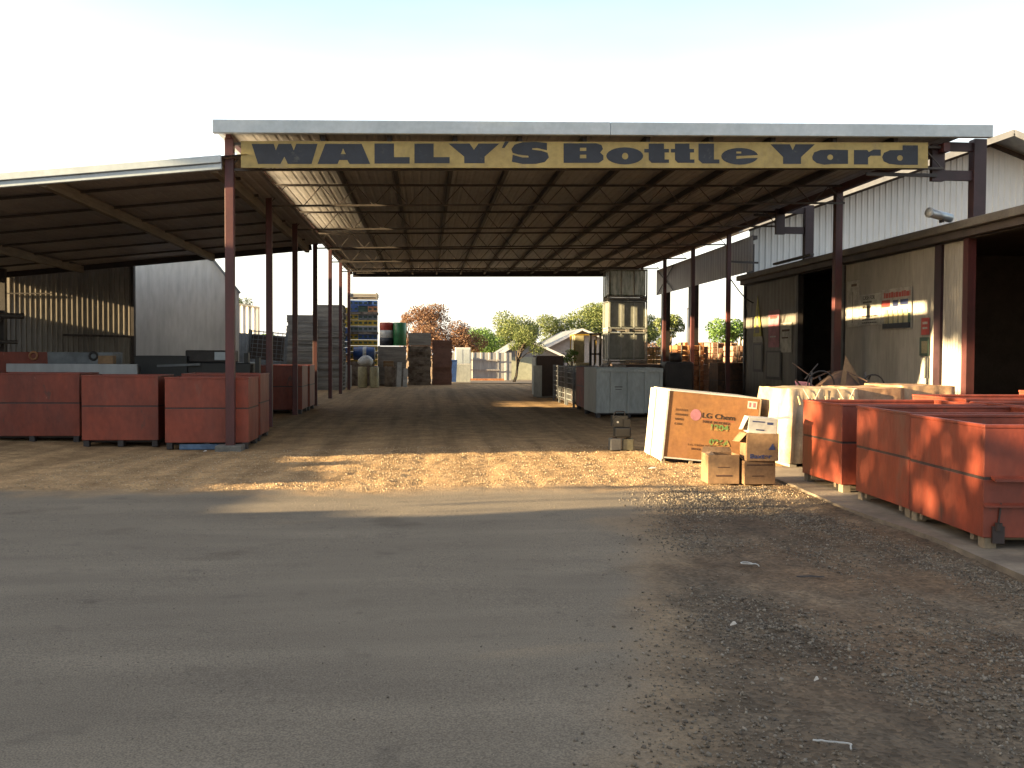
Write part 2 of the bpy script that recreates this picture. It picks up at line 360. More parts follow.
xs = axis_pts([(-900, -100, 200), (-100, -20, 16), (-20, -8, .8), (-8, -4, .1), (-4, 7, .042), (7, 12, .3), (12, 20, 1), (20, 100, 16), (100, 900, 200)])
ys = axis_pts([(-300, -20, 40), (-20, 2, 2), (2, 3, .2), (3, 17, .045), (17, 24, .12), (24, 64, .6), (64, 100, 6), (100, 1500, 200)])
V = []; Z = []
for y in ys:
    for x in xs:
        V.append((x, y, gh(x, y))); a, g = zones(x, y) if (abs(x) < 30 and y < 30) else (0, 0)
        Z.append((a, g, 0, 1))
nx = len(xs); Fq = [(j*nx+i, j*nx+i+1, (j+1)*nx+i+1, (j+1)*nx+i) for j in range(len(ys)-1) for i in range(nx-1)]
me = bpy.data.meshes.new('ground'); me.from_pydata(V, [], Fq); me.polygons.foreach_set('use_smooth', [True]*len(me.polygons))
ca = me.color_attributes.new('zone', 'FLOAT_COLOR', 'POINT'); ca.data.foreach_set('color', np.array(Z, dtype=np.float32).ravel())
ground = bpy.data.objects.new('ground', me); COL.objects.link(ground); tag(ground, kind='structure')
def ground_mat():
    m = bpy.data.materials.new('yard_ground'); m.use_nodes = True; nt = m.node_tree; N = nt.nodes; L = nt.links; b = N['Principled BSDF']
    b.inputs['Roughness'].default_value = .92; b.inputs['Specular IOR Level'].default_value = .2
    tc = N.new('ShaderNodeTexCoord')
    def nz(sc, det=6, ro=.6, st=(1, 1, 1)):
        mp = N.new('ShaderNodeMapping'); mp.inputs['Scale'].default_value = st; L.new(tc.outputs['Object'], mp.inputs[0])
        n = N.new('ShaderNodeTexNoise'); n.inputs['Scale'].default_value = sc; n.inputs['Detail'].default_value = det; n.inputs['Roughness'].default_value = ro; L.new(mp.outputs[0], n.inputs['Vector']); return n.outputs['Fac']
    def ramp(f, *st):
        r = N.new('ShaderNodeValToRGB'); L.new(f, r.inputs[0])
        while len(r.color_ramp.elements) < len(st): r.color_ramp.elements.new(.5)
        for i, (p, c) in enumerate(st): r.color_ramp.elements[i].position = p; r.color_ramp.elements[i].color = (*c, 1) if len(c) == 3 else c
        return r.outputs[0]
    def mix(f, a, c, bt='MIX', fv=None):
        x = N.new('ShaderNodeMix'); x.data_type = 'RGBA'; x.blend_type = bt
        if f is not None: L.new(f, x.inputs['Factor'])
        else: x.inputs['Factor'].default_value = fv
        L.new(a, x.inputs['A']); L.new(c, x.inputs['B']); return x.outputs['Result']
    att = N.new('ShaderNodeVertexColor'); att.layer_name = 'zone'; sp = N.new('ShaderNodeSeparateColor'); L.new(att.outputs[0], sp.inputs[0])
    big = nz(.45, 5, .6); med = nz(2.2, 8, .65); fine = nz(38, 4, .6); vf = nz(120, 2, .5); streak = nz(1.1, 6, .6, (.35, 1.6, 1))
    asph = ramp(streak, (.3, (.108, .091, .073)), (.55, (.132, .112, .089)), (.75, (.156, .132, .105)))
    asph = mix(None, asph, ramp(vf, (.35, (.68, .68, .68)), (.65, (1.28, 1.27, 1.24))), 'MULTIPLY', 1)
    asph = mix(None, asph, ramp(nz(9, 8, .75), (.30, (.55, .55, .56)), (.40, (1, 1, 1)), (.64, (1, 1, 1)), (.74, (1.22, 1.2, 1.15))), 'MULTIPLY', .8)
    asph = mix(None, asph, ramp(nz(.9, 3, .5), (.26, (.62, .60, .58)), (.36, (1, 1, 1))), 'MULTIPLY', .7)
    asph = mix(None, asph, ramp(med, (.28, (.66, .66, .68)), (.42, (1, 1, 1))), 'MULTIPLY', .8)
    dirt = ramp(med, (.3, (.17, .108, .056)), (.5, (.25, .165, .088)), (.7, (.34, .232, .124)))
    dirt = mix(None, dirt, ramp(nz(1.5, 5, .55, (1.6, .06, 1)), (.36, (.72, .70, .68)), (.50, (1, 1, 1)), (.64, (1.22, 1.2, 1.17))), 'MULTIPLY', .9)
    vo = N.new('ShaderNodeTexVoronoi'); vo.inputs['Scale'].default_value = 42; L.new(tc.outputs['Object'], vo.inputs['Vector'])
    sc = N.new('ShaderNodeSeparateColor'); L.new(vo.outputs['Color'], sc.inputs[0])
    peb = ramp(sc.outputs[0], (0, (.60, .58, .55)), (.5, (.95, .95, .95)), (1, (1.35, 1.3, 1.25)))
    dirt = mix(None, dirt, peb, 'MULTIPLY', .55)
    grav = ramp(med, (.3, (.058, .044, .032)), (.52, (.088, .069, .051)), (.72, (.125, .100, .074)))
    grav = mix(None, grav, peb, 'MULTIPLY', .9)
    grav = mix(None, grav, ramp(nz(1.6, 5, .6, (2.2, .16, 1)), (.34, (.72, .71, .70)), (.60, (1.22, 1.20, 1.16))), 'MULTIPLY', .9)
    redd = ramp(big, (.45, (1, 1, 1)), (.62, (1.08, .90, .76)))
    grav = mix(None, grav, redd, 'MULTIPLY', .8)
    c = mix(sp.outputs[1], dirt, grav); c = mix(sp.outputs[0], c, asph)
    L.new(c, b.inputs['Base Color'])
    bp = N.new('ShaderNodeBump'); bp.inputs['Distance'].default_value = .012
    mm = N.new('ShaderNodeMath'); mm.operation = 'MULTIPLY_ADD'; L.new(sp.outputs[0], mm.inputs[0]); mm.inputs[1].default_value = -.62; mm.inputs[2].default_value = .8; L.new(mm.outputs[0], bp.inputs['Strength'])
    ad = N.new('ShaderNodeMath'); ad.operation = 'ADD'; L.new(fine, ad.inputs[0]); L.new(vo.outputs['Distance'], ad.inputs[1]); L.new(ad.outputs[0], bp.inputs['Height']); L.new(bp.outputs[0], b.inputs['Normal'])
    return m
me.materials.append(ground_mat())
# loose stones
def stones(name, n, fn, rmin, rmax, m, seed, kind='stuff'):
    rg = np.random.default_rng(seed); P = []; r = []
    while len(P) < n:
        x, y = fn(rg); s = rmin+(rmax-rmin)*rg.random()**3; P.append((x, y, gh(x, y)+s*.25)); r.append(s)
    r = np.array(r); S = np.stack([r*(.7+.6*rg.random(n)), r*(.7+.6*rg.random(n)), r*(.45+.3*rg.random(n))], 1)
    v = [(1, 0, 0), (.3, .9, .1), (-.8, .5, 0), (-.8, -.6, .1), (.3, -.9, 0), (.2, .1, .9), (-.2, -.1, -.8)]
    f = [(0, 1, 5), (1, 2, 5), (2, 3, 5), (3, 4, 5), (4, 0, 5), (1, 0, 6), (2, 1, 6), (3, 2, 6), (4, 3, 6), (0, 4, 6)]
    o = inst_np(name, v, f, np.array(P), randrot(n, rg), S, m); return tag(o, 'loose stones scattered over the gravel and dirt of the yard', 'gravel', kind=kind)
M['stone'] = leafmat('stone_chips', [(.05, .040, .031), (.085, .070, .055), (.13, .108, .083), (.19, .162, .13)], 0)
M['stone2'] = leafmat('tan_stone_chips', [(.20, .14, .085), (.28, .21, .13), (.36, .28, .19)], 0)
def fg(rg):
    while 1:
        y = 2.9+9*rg.random(); x = -.5+.235*y+(4.8-.235*y)*rg.random()
        if rg.random() > sstep(-.5, .6, x-.235*y): continue
        if noise.noise(Vector((x*1.3, y*.5, 4)))+.3 > rg.random()*.9: return x, y
def fd(rg):
    while 1:
        x, y = -5+10*rg.random(), 10.4+7*rg.random()
        a, g = zones(x, y)
        if a < .3: return x, y
def fa(rg): return -5+8*rg.random(), 3+8*rg.random()
gs = stones('gravel_stones', 42000, fg, .003, .014, 'stone', 3)
ds = stones('dirt_stones', 22000, fd, .003, .014, 'stone2', 4); ds['label'] = 'tan pebbles scattered over the sunlit dirt before the canopy'
as_ = stones('grit_on_tarmac', 7000, fa, .0015, .007, 'stone', 5); as_['label'] = 'sparse grit lying on the grey sealed ground in front'
# concrete apron under the right bins, and pale strip of road beyond
mb = MB(); rg = random.Random(2)
pts = [(4.30+.025*math.sin(y*1.7)+.05*rg.random()+(.02*(y-5)), y) for y in [3+.35*i for i in range(32)]]
poly = pts+[(10.2, pts[-1][1]), (10.2, 3)]
prism(mb, poly, 'z', -.2, .018); tag(mb.build('concrete_apron', 'conc'), kind='structure')
mb = MB(); mb.box(-3, 16, 54.5, 62, -.1, .03); mb.box(10.35, 24, 10, 33, -.1, .06)
tag(mb.build('paved_strip', 'conc'), kind='structure')
# ------------------------------------------------------------------ main canopy
def rz_(x, y): return 5.37+.0185*(x+3.6)+.004*(y-17.5)     # underside of the sheets
LY = [17.63, 21.95, 26.2, 30.9, 35.7, 40.0, 44.3]
cn = T('steel_canopy', 'wide open-sided steel canopy on red posts over the yard drive, with pale fascia', 'canopy', (3.2, 17.5, 0)); O = (3.2, 17.5, 0)
# roof sheet: ribs run along y
mb = MB(); x0, x1 = -3.50, 9.75; Y0, Y1 = 17.35, 48.3
mb.corr((x0, Y0, rz_(x0, Y0)+.0), (1, 0, .0185), x1-x0, Y1-Y0, .19, .010, (0, 0, 1), True, (0, 1, .004))
mb.build('roof_sheet', 'under', cn, world=O)
mb = MB()
mb.add([(x0-.02, Y0-.02, rz_(x0, Y0)+.06), (x1, Y0-.02, rz_(x1, Y0)+.06), (x1, Y1, rz_(x1, Y1)+.06), (x0-.02, Y1, rz_(x0, Y1)+.06)], [(0, 1, 2, 3)])
mb.build('roof_top', 'zinc', cn, world=O)
mb = MB()   # front fascia in two lengths
for (a, b, o) in ((-3.60, 3.2, 0), (3.205, 10.20, .006)):
    za, zb = rz_(a, 17.3)-.055, rz_(b, 17.3)-.055
    mb.add([(a, 17.28+o, za), (b, 17.28+o, zb), (b, 17.28+o, zb+.225), (a, 17.28+o, za+.225), (a, 17.40+o, za), (b, 17.40+o, zb), (b, 17.40+o, zb+.225), (a, 17.40+o, za+.225)],
           [(0, 1, 2, 3), (5, 4, 7, 6), (3, 2, 6, 7), (1, 0, 4, 5), (0, 3, 7, 4), (1, 5, 6, 2)])
mb.build('fascia', 'flash', cn, world=O, bevel=.012)
mb = MB()   # left verge flashing narrow, so light can pass over the lower shed roof
mb.box(-3.60, -3.52, 17.42, 48.3, 5.39, 5.50); mb.build('verge_flashing', 'flash', cn, world=O)
mb = MB(); mb.add([(-3.5, 48.3, 5.28), (9.9, 48.3, 5.46), (9.9, 48.3, 5.9), (-3.5, 48.3, 5.68), (-3.5, 48.5, 5.28), (9.9, 48.5, 5.46), (9.9, 48.5, 5.9), (-3.5, 48.5, 5.68)],
   [(0, 1, 2, 3), (5, 4, 7, 6), (3, 2, 6, 7), (1, 0, 4, 5), (0, 3, 7, 4), (1, 5, 6, 2)]); mb.build('rear_beam', 'dark', cn, world=O)
for k in range(10):
    x = -1.78+1.14*k
    mb = MB(); mb.bar((x, 17.5, rz_(x, 17.5)-.075), (x, 48.2, rz_(x, 48.2)-.075), .075, .14); mb.build('purlin', 'dark', cn, world=O)
mb = MB(); mb.bar((-3.38, 17.5, 5.32), (-3.38, 48.2, 5.45), .09, .08); mb.build('edge_beam', 'col', cn, world=O)
mb = MB(); mb.bar((9.45, 17.5, 5.42), (9.45, 48.2, 5.54), .12, .16); mb.build('edge_beam', 'col', cn, world=O)
for k, y in enumerate(LY):
    mb = MB(); zt = lambda x: rz_(x, y)-.17; zb = lambda x: rz_(x, y)-(.60 if k < 6 else .34)+.06*(x/13)
    mb.bar((-3.4, y, zt(-3.4)), (9.45, y, zt(9.45)), .05, .045); mb.bar((-3.4, y, zb(-3.4)), (9.45, y, zb(9.45)), .05, .04)
    n = 17; st = 12.85/n
    for i in range(n):
        a = -3.4+st*i; mb.bar((a, y, zb(a)), (a+st/2, y, zt(a)), .018); mb.bar((a+st/2, y, zt(a)), (a+st, y, zb(a)), .018)
    mb.build('roof_truss', 'truss', cn, world=O)
for k, y in enumerate(LY):
    z0 = -.14 if k == 0 else -.05
    zt = 5.30 if k == 0 else 5.25
    mb = MB(); s = .075 if k == 0 else .065; mb.box(-3.38-s, -3.38+s, y-s, y+s, z0, zt); mb.box(-3.38-.13, -3.38+.13, y-.1, y+.1, z0+.02, z0+.05)
    mb.build('post', 'col', cn, world=O, bevel=.008)
for k, y in enumerate([22.3, 30.6, 34.8, 39.0, 43.2]):
    mb = MB(); s = .085 if k == 0 else .065; mb.box(9.45-s, 9.45+s, y-s, y+s, -.05, 5.4); mb.box(9.33, 9.57, y-.12, y+.12, 0, .03); mb.build('post', 'col', cn, world=O, bevel=.008)
mb = MB(); mb.box(-3.62, -3.17, 17.46, 17.85, -.16, .0); b_ = mb.build('footing', 'block', cn, world=O, bevel=.02)
# brackets and tall posts standing on the right building's eave
for y in (17.75, 25.95):
    mb = MB(); mb.box(9.28, 9.52, y-.05, y+.05, 4.84, 5.52); mb.build('bracket_plate', 'maroon', cn, world=O)
    mb = MB(); mb.box(9.52, 10.06, y-.04, y+.04, 5.40, 5.56); mb.build('bracket_arm', 'maroon', cn, world=O)
    mb = MB(); mb.box(9.52, 10.06, y-.04, y+.04, 4.86, 5.04); mb.build('bracket_arm', 'maroon', cn, world=O)
    mb = MB(); mb.box(10.06, 10.30, y-.1, y+.1, 4.18, 5.62); mb.build('tall_post', 'maroon', cn, world=O, bevel=.006)
for a_, b_ in (((8.0, 17.66, 4.93), (9.35, 17.66, 4.93)), ((8.7, 26, 5.35), (9.4, 26, 5.35)), ((9.45, 30.6, 4.55), (10.4, 30.6, 4.52))):
    mb = MB(); mb.bar(a_, b_, .05, .06); mb.build('tie_bar', 'dark', cn, world=O)
# hanging cable near the third right post
mb = MB(); prev = None
for i in range(9):
    t = i/8; p = Vector((9.5+.75*t, 30.55, 4.0-.75*math.sin(t*1.4))); 
    if prev: mb.tube(prev, p, .018, n=6)
    prev = p
tag(mb.build('hanging_cable', 'blk'), 'thin black cable sagging from the rear right post to the workshop wall', 'cable')
# ------------------------------------------------------------------ sign
sg = T('shop_sign', 'long yellow board with navy block lettering hung under the canopy fascia', 'sign', (3, 17.45, 4.85)); O = (3, 17.45, 4.85)
a, b, c, d = onY(241, 141, 17.45), onY(928, 142.5, 17.45), onY(928, 168, 17.45), onY(241, 167.8, 17.45)
mb = MB(); mb.add([p for p in (a, b, c, d)]+[p+Vector((0, .03, 0)) for p in (a, b, c, d)], [(3, 2, 1, 0), (4, 5, 6, 7), (0, 1, 5, 4), (1, 2, 6, 5), (2, 3, 7, 6), (3, 0, 4, 7)])
mb.build('board', 'sign', sg, world=O)
def C1(p): return [(236+x/5.885, 132+y/5.885) for x, y in p]
def C2(p): return [(400+x/5.885, 132+y/5.885) for x, y in p]
def C3(p): return [(556+x/5.02, 132+y/5.02) for x, y in p]
def C4(p): return [(750+x/5.39, 132+y/5.39) for x, y in p]
def el(cx, cy, rx, ry, n=24, a0=0, a1=360): return [(cx+rx*math.cos(R(a0+(a1-a0)*i/n)), cy+ry*math.sin(R(a0+(a1-a0)*i/n))) for i in range(n if a1-a0 == 360 else n+1)]
GL = [
 [C1([(92, 70), (222, 70), (235, 108), (250, 70), (325, 70), (340, 108), (355, 70), (480, 70), (445, 188), (305, 188), (285, 145), (262, 188), (130, 188)])],
 [C1([(525, 70), (740, 70), (790, 188), (668, 188), (655, 165), (608, 165), (598, 188), (480, 188)]), C1([(630, 96), (646, 130), (617, 130)])],
 [C1([(815, 68), (930, 68), (930, 148), (1022, 148), (1022, 186), (815, 186)])],
 [C2([(85, 68), (198, 68), (198, 148), (292, 148), (292, 184), (85, 184)])],
 [C2([(285, 68), (410, 68), (435, 105), (462, 68), (585, 68), (498, 145), (498, 184), (378, 184), (378, 145)])],
 [C2([(618, 55), (642, 56), (615, 94), (599, 94)])],
 [C2([(865, 64), (800, 58), (720, 60), (675, 74), (655, 100), (662, 122), (695, 133), (755, 140), (757, 150), (720, 150), (663, 134), (658, 175), (720, 188), (800, 188), (852, 177), (876, 150), (868, 122), (830, 110), (778, 104), (778, 96), (810, 95), (865, 108)])],
 [C3([(38, 57), (200, 57), (228, 65), (236, 85), (222, 103), (238, 118), (238, 140), (215, 155), (38, 155)]), C3([(120, 79), (152, 79), (152, 95), (120, 95)]), C3([(120, 114), (152, 114), (152, 132), (120, 132)])],
 [C3(el(345, 120, 93, 43)), C3(el(347, 121, 16, 17, 12))],
 [C3([(465, 58), (542, 58), (542, 85), (567, 85), (567, 103), (545, 103), (545, 138), (567, 138), (567, 155), (480, 155), (465, 140), (465, 103), (443, 103), (443, 85), (465, 85)])],
 [C3([(597, 58), (670, 58), (670, 85), (693, 85), (693, 103), (673, 103), (673, 138), (695, 138), (695, 155), (612, 155), (597, 140), (597, 103), (577, 103), (577, 85), (597, 85)])],
 [C3([(715, 58), (793, 58), (793, 138), (820, 138), (820, 158), (735, 158), (715, 140)])],
 [C3(el(922, 122, 93, 42, 22, 12, 352)+[(905, 121), (905, 135), (960, 131)]), C3([(905, 98), (930, 98), (930, 108), (905, 108)])],
 [C4([(110, 66), (215, 66), (230, 98), (245, 66), (350, 66), (275, 135), (275, 172), (178, 172), (178, 135)])],
 [C4([(335, 135), (345, 110), (380, 97), (430, 95), (528, 97), (528, 172), (440, 172), (400, 176), (360, 168), (338, 150)]), C4(el(432, 136, 16, 15, 12))],
 [C4([(560, 97), (632, 97), (640, 108), (665, 95), (705, 95), (705, 128), (650, 128), (636, 138), (636, 175), (560, 175)])],
 [C4([(822, 72), (905, 72), (905, 177), (800, 177), (750, 172), (720, 158), (712, 135), (722, 112), (755, 98), (822, 97)]), C4(el(808, 140, 16, 15, 12))],
]
for g in GL:
    polys = [[((q := onY(px, py, 17.45)).x-3, q.z-4.85) for px, py in p] for p in g]
    curve_mesh('letter', polys, .001, 'ink', sg, Matrix.Translation((0, -.002, 0)) @ Matrix.Rotation(math.pi/2, 4, 'X'))
# ------------------------------------------------------------------ left lean-to shed
ls = T('lean_to_shed', 'low lean-to shed roof joined to the left side of the canopy, with ribbed back wall', 'shed', (-8, 18, 0)); O = (-8, 18, 0)
def lz(x): return 4.93+.105*(x+3.45)
mb = MB(); xa, xb = -12.9, -3.05
mb.corr((xa, 17.45, lz(xa)), (1, 0, .105), 9.9, 13.6, .19, .010, (0, 0, 1), True, (0, 1, 0)); mb.build('roof_sheet', 'under2', ls, world=O)
mb = MB(); mb.add([(xa, 17.42, lz(xa)+.03), (xb, 17.42, lz(xb)+.03), (xb, 31.1, lz(xb)+.03), (xa, 31.1, lz(xa)+.03)], [(0, 1, 2, 3)]); mb.build('roof_top', 'zroof', ls, world=O)
mb = MB()
for (q, dz0, dz1, yy) in ((0, -.20, -.095, 17.40), (1, -.09, .035, 17.36)):
    xb = -3.48
    mb.add([(xa, yy, lz(xa)+dz0), (xb, yy, lz(xb)+dz0), (xb, yy, lz(xb)+dz1), (xa, yy, lz(xa)+dz1), (xa, yy+.09, lz(xa)+dz0), (xb, yy+.09, lz(xb)+dz0), (xb, yy+.09, lz(xb)+dz1), (xa, yy+.09, lz(xa)+dz1)],
       [(0, 1, 2, 3), (5, 4, 7, 6), (3, 2, 6, 7), (1, 0, 4, 5), (0, 3, 7, 4), (1, 5, 6, 2)])
mb.build('gutter', 'flash', ls, world=O, bevel=.01)
for x in (-3.62, -6.45, -10.3, -12.8):
    mb = MB(); mb.bar((x, 17.5, lz(x)-.13), (x, 31, lz(x)-.13), .12, .2); mb.build('rafter', 'timber', ls, world=O)
for y in [19.2+2.0*i for i in range(6)]:
    mb = MB(); mb.bar((xa, y, lz(xa)-.045), (-3.48, y, lz(-3.48)-.045), .05, .05); mb.build('batten', 'truss', ls, world=O)
mb = MB(); mb.bar((xa, 31.02, lz(xa)-.08), (-3.5, 31.02, lz(-3.5)-.08), .12, .16); mb.build('rear_rail', 'dark', ls, world=O)
mb = MB(); mb.corr((-12.6, 31.2, 0), (1, 0, 0), 3.72, 4.6, .152, .04, (0, -1, 0), True); mb.build('back_wall', 'corr', ls, world=O)
mb = MB(); mb.box(-8.92, -8.83, 31.1, 31.3, 0, 4.35); mb.box(-12.28, -12.1, 29.9, 30.05, -.05, 4.0); mb.build('wall_post', 'dark', ls, world=O)
mb = MB(); mb.bar((-10.9, 31.08, 2.12), (-8.9, 31.08, 2.08), .05, .06); mb.bar((-12.6, 31.08, 3.35), (-11.2, 31.08, 3.36), .04, .04); mb.build('wall_rail', 'dark', ls, world=O)
# ------------------------------------------------------------------ pale building behind it
pb = T('pale_metal_building', 'pale grey metal building with a sloping shoulder behind the lean-to shed', 'building', (-10, 36, 0)); O = (-10, 36, 0)
X0, X1 = -11.6, -6.1
def ph(d):
    x = X0+d; return 4.85 if x < -7.1 else 4.85-(x+7.1)*1.25
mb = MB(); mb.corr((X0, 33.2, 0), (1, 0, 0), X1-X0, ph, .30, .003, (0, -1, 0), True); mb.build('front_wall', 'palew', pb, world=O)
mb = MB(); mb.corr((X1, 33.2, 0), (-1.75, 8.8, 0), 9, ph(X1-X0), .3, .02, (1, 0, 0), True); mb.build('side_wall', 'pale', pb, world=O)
mb = MB(); mb.add([(-11.7, 33.1, 4.87), (-7.1, 33.1, 4.87), (-6.05, 33.1, 3.56), (-7.85, 42, 3.56), (-8.9, 42, 4.87), (-11.7, 42, 4.87)], [(0, 1, 4, 5), (1, 2, 3, 4)])
mb.bar((-7.1, 33.12, 4.89), (-6.04, 33.12, 3.55), .1, .07); mb.build('roof', 'greyf', pb, world=O)
# ------------------------------------------------------------------ far left fence and shed, aerial pole
fn = T('grey_sheet_fence', 'grey corrugated fence beyond the left posts', 'fence', (-6, 46, 0)); O = (-6, 46, 0)
mb = MB(); mb.corr((-8.9, 46, 0), (1, 0, 0), 3.35, lambda d: 2.55-.07*d, .15, .02, (0, -1, 0), True); mb.build('fence_sheet', 'greyf', fn, world=O)
mb = MB(); mb.box(-5.6, -5.5, 45.95, 46.05, 0, 2.4); mb.build('fence_post', 'dark', fn, world=O)
bs = T('pale_blue_shed', 'pale blue-white metal shed above the grey fence on the left', 'shed', (-11, 56, 0)); O = (-11, 56, 0)
mb = MB(); mb.corr((-14.5, 56, 0), (1, 0, 0), 5.25, lambda d: 4.95-.16*d, .3, .02, (0, -1, 0), True); mb.build('wall', 'white', bs, world=O)
mb = MB(); mb.bar((-14.6, 55.9, 5.0), (-9.15, 55.9, 4.12), .2, .08); mb.box(-9.25, -9.15, 55.9, 56, 0, 4.1); mb.build('trim', 'pale', bs, world=O)
# ------------------------------------------------------------------ right workshop
wk = T('workshop', 'low workshop with ribbed grey walls, open doorways and a brown eave on the right', 'building', (10.3, 24, 0)); O = (10.3, 24, 0)
WX = 10.3
def ribwall(y0, y1, m, nm='wall_panel', pitch=.076, amp=.011, z1=3.95):
    mb = MB(); mb.corr((WX, y0, 0), (0, 1, 0), y1-y0, z1, pitch, amp, (-1, 0, 0)); return mb.build(nm, m, wk, world=O)
ribwall(26.95, 31.5, 'corr2', pitch=.3, amp=.004)
ribwall(19.4, 23.75, 'corr'); ribwall(18.27, 19.1, 'corr', pitch=.1, amp=.016)
mb = MB(); mb.box(WX-.06, WX+.1, 19.11, 19.37, 0, 3.9); mb.build('wall_post', 'maroon', wk, world=O)
mb = MB(); mb.box(WX-.08, WX+.08, 18.08, 18.26, 0, 3.9); mb.build('door_post', 'col', wk, world=O)
for y_ in (23.76, 26.8, 31.42): mb = MB(); mb.box(WX-.05, WX+.1, y_, y_+.14, 0, 3.9); mb.build('door_frame', 'dark', wk, world=O)
mb = MB(); mb.box(WX-.06, WX+.12, 12.9, 31.5, 3.84, 3.96); mb.box(WX-.22, WX-.1, 12.9, 31.4, 3.86, 4.04); mb.build('eave_beam', 'eave', wk, world=O)
mb = MB(); mb.box(WX-.34, WX-.2, 12.9, 31.45, 4.0, 4.16); mb.build('gutter', 'gut', wk, world=O, bevel=.02)
mb = MB(); mb.add([(WX-.24, 12.9, 4.17), (18, 12.9, 4.14), (18, 31.6, 4.14), (WX-.24, 31.6, 4.17), (WX-.24, 12.9, 4.05), (18, 12.9, 4.05), (18, 31.6, 4.05), (WX-.24, 31.6, 4.05)], [(0, 1, 2, 3), (5, 4, 7, 6), (0, 4, 5, 1), (3, 2, 6, 7), (1, 5, 6, 2), (0, 3, 7, 4)])
mb.build('roof', 'brown', wk, world=O)
mb = MB(); mb.box(17.8, 18, 13, 31.5, 0, 4.05); mb.box(10.4, 18, 31.4, 31.55, 0, 4.05); mb.box(10.4, 18, 12.9, 13.0, 0, 4.05); mb.build('inner_wall', 'eave', wk, world=O)
mb = MB(); mb.box(10.4, 17.8, 23.1, 23.2, 0, 4.05); mb.build('partition', 'eave', wk, world=O)
# door-side parts seen on the roof edge
mb = MB(); mb.bar((10.0, 25.2, 4.24), (10.0, 28.0, 4.24), .10, .06); tag(mb.build('steel_channel', 'dark'), 'short dark steel channel lying on the far end of the workshop eave', 'channel')
# tall white gabled warehouse behind
gb = T('gabled_warehouse', 'tall white ribbed warehouse with a shallow gable rising behind the workshop', 'building', (19, 33, 0)); O = (19, 33, 0)
GX0, PK = 10.9, 19.35
def gz(x): return 9.0-abs(x-PK)*.36
mb = MB(); mb.corr((GX0, 33, 0), (1, 0, 0), PK-GX0, lambda d: gz(GX0+d), .21, .025, (0, -1, 0), True); mb.corr((PK, 33, 0), (1, 0, 0), 9, lambda d: gz(PK+d), .21, .025, (0, -1, 0), True)
mb.build('gable_wall', 'white', gb, world=O)
for s in (-1, 1):
    e = PK+s*9.3; mb = MB()
    vs_ = [(PK, 31.6, gz(PK)+.02), (e, 31.6, gz(e)+.02), (e, 47, gz(e)+.02), (PK, 47, gz(PK)+.02)]
    mb.add(vs_+[(x, y, z+.1) for x, y, z in vs_], [(0, 1, 2, 3), (7, 6, 5, 4), (0, 4, 5, 1), (1, 5, 6, 2), (2, 6, 7, 3), (3, 7, 4, 0)]); mb.build('roof', 'pale', gb, world=O)
    mb = MB(); mb.bar((PK, 31.58, gz(PK)+.02), (e, 31.58, gz(e)+.02), .05, .2); mb.build('barge_board', 'pale', gb, world=O)
    mb = MB(); mb.bar((PK, 32.9, gz(PK)-.1), (e-s*.8, 32.9, gz(e)+.2), .12, .12); mb.build('gable_beam', 'brown', gb, world=O)
# grey cladding band of an open shed beyond
gs_ = T('open_side_shed', 'open shed with a deep grey cladding band carried on dark posts behind the canopy', 'shed', (10.8, 38, 0)); O = (10.8, 38, 0)
mb = MB(); mb.corr((10.6, 31.7, 4.36), (0, 1, 0), 13.6, 1.16, .3, .008, (-1, 0, 0)); mb.build('cladding_band', 'pale', gs_, world=O)
mb = MB(); mb.bar((10.68, 31.7, 5.45), (10.68, 45.3, 5.45), .12, .12); mb.build('eave_rail', 'dark', gs_, world=O)
mb = MB(); mb.bar((10.55, 44.9, 4.4), (10.55, 42, 5.45), .03, .03); mb.bar((10.55, 42, 4.4), (10.55, 44.9, 5.45), .03, .03); mb.build('wall_brace', 'dark', gs_, world=O)
for y, s in ((44.4, .17), (39.7, .17), (32.4, .10)):
    mb = MB(); mb.box(10.65, 10.65+2*s, y-s, y+s, 0, 5.3); mb.build('post', 'dark', gs_, world=O)
# metal flue pipe with a pale end ring, on the eave
fl = T('flue_pipe', 'silver metal cylinder fixed on the workshop gutter below the tall post', 'lamp', (9.95, 18.35, 4.2)); O = (9.95, 18.35, 4.2)
mb = MB(); mb.tube((9.50, 18.2, 4.33), (10.0, 18.35, 4.25), .085, n=18); mb.build('housing', 'zinc', fl, True, world=O)
mb = MB(); mb.tube((9.48, 18.193, 4.334), (9.52, 18.206, 4.328), .097, n=18); mb.build('end_ring', 'lens', fl, True, world=O)
mb = MB(); mb.bar((9.8, 18.3, 4.16), (9.8, 18.3, 4.26), .04, .12); mb.build('bracket', 'dark', fl, world=O)
# posters and tools on the wall
def poster(name, label, y0, y1, z0, z1, m='paper', cat='poster', thick=.012):
    t = T(name, label, cat, (WX-.03, (y0+y1)/2, z0)); mb = MB(); mb.box(-thick/2, thick/2, -(y1-y0)/2, (y1-y0)/2, 0, z1-z0); mb.build('sheet', m, t); return t, y1-y0, z1-z0
def stripe(t, a, b, c, d, m, nm='print', k=0):
    mb = MB(); mb.box(-.0095-k*.001, -.006, -b, -a, c, d); return mb.build(nm, m, t)
ROTW = (math.pi/2, 0, -math.pi/2)
def wordlines(t, lines, m, seed, wmax=.12):
    "lines of small illegible print: (from, to, z, height)"
    rg = random.Random(seed); mb = MB()
    for a, b, z, h in lines:
        x = a
        while x < b:
            w = min(rg.uniform(.35, 1)*wmax, b-x); mb.box(-.009, -.006, -(x+w), -x, z, z+h*rg.uniform(.8, 1)); x += w+.022
    return mb.build('small_print', m, t)
t, w_, h_ = poster('price_poster', 'large pale notice with red heading and dark photo strip of bottles, right of the doorway', 20.35, 21.75, 2.20, 3.10)
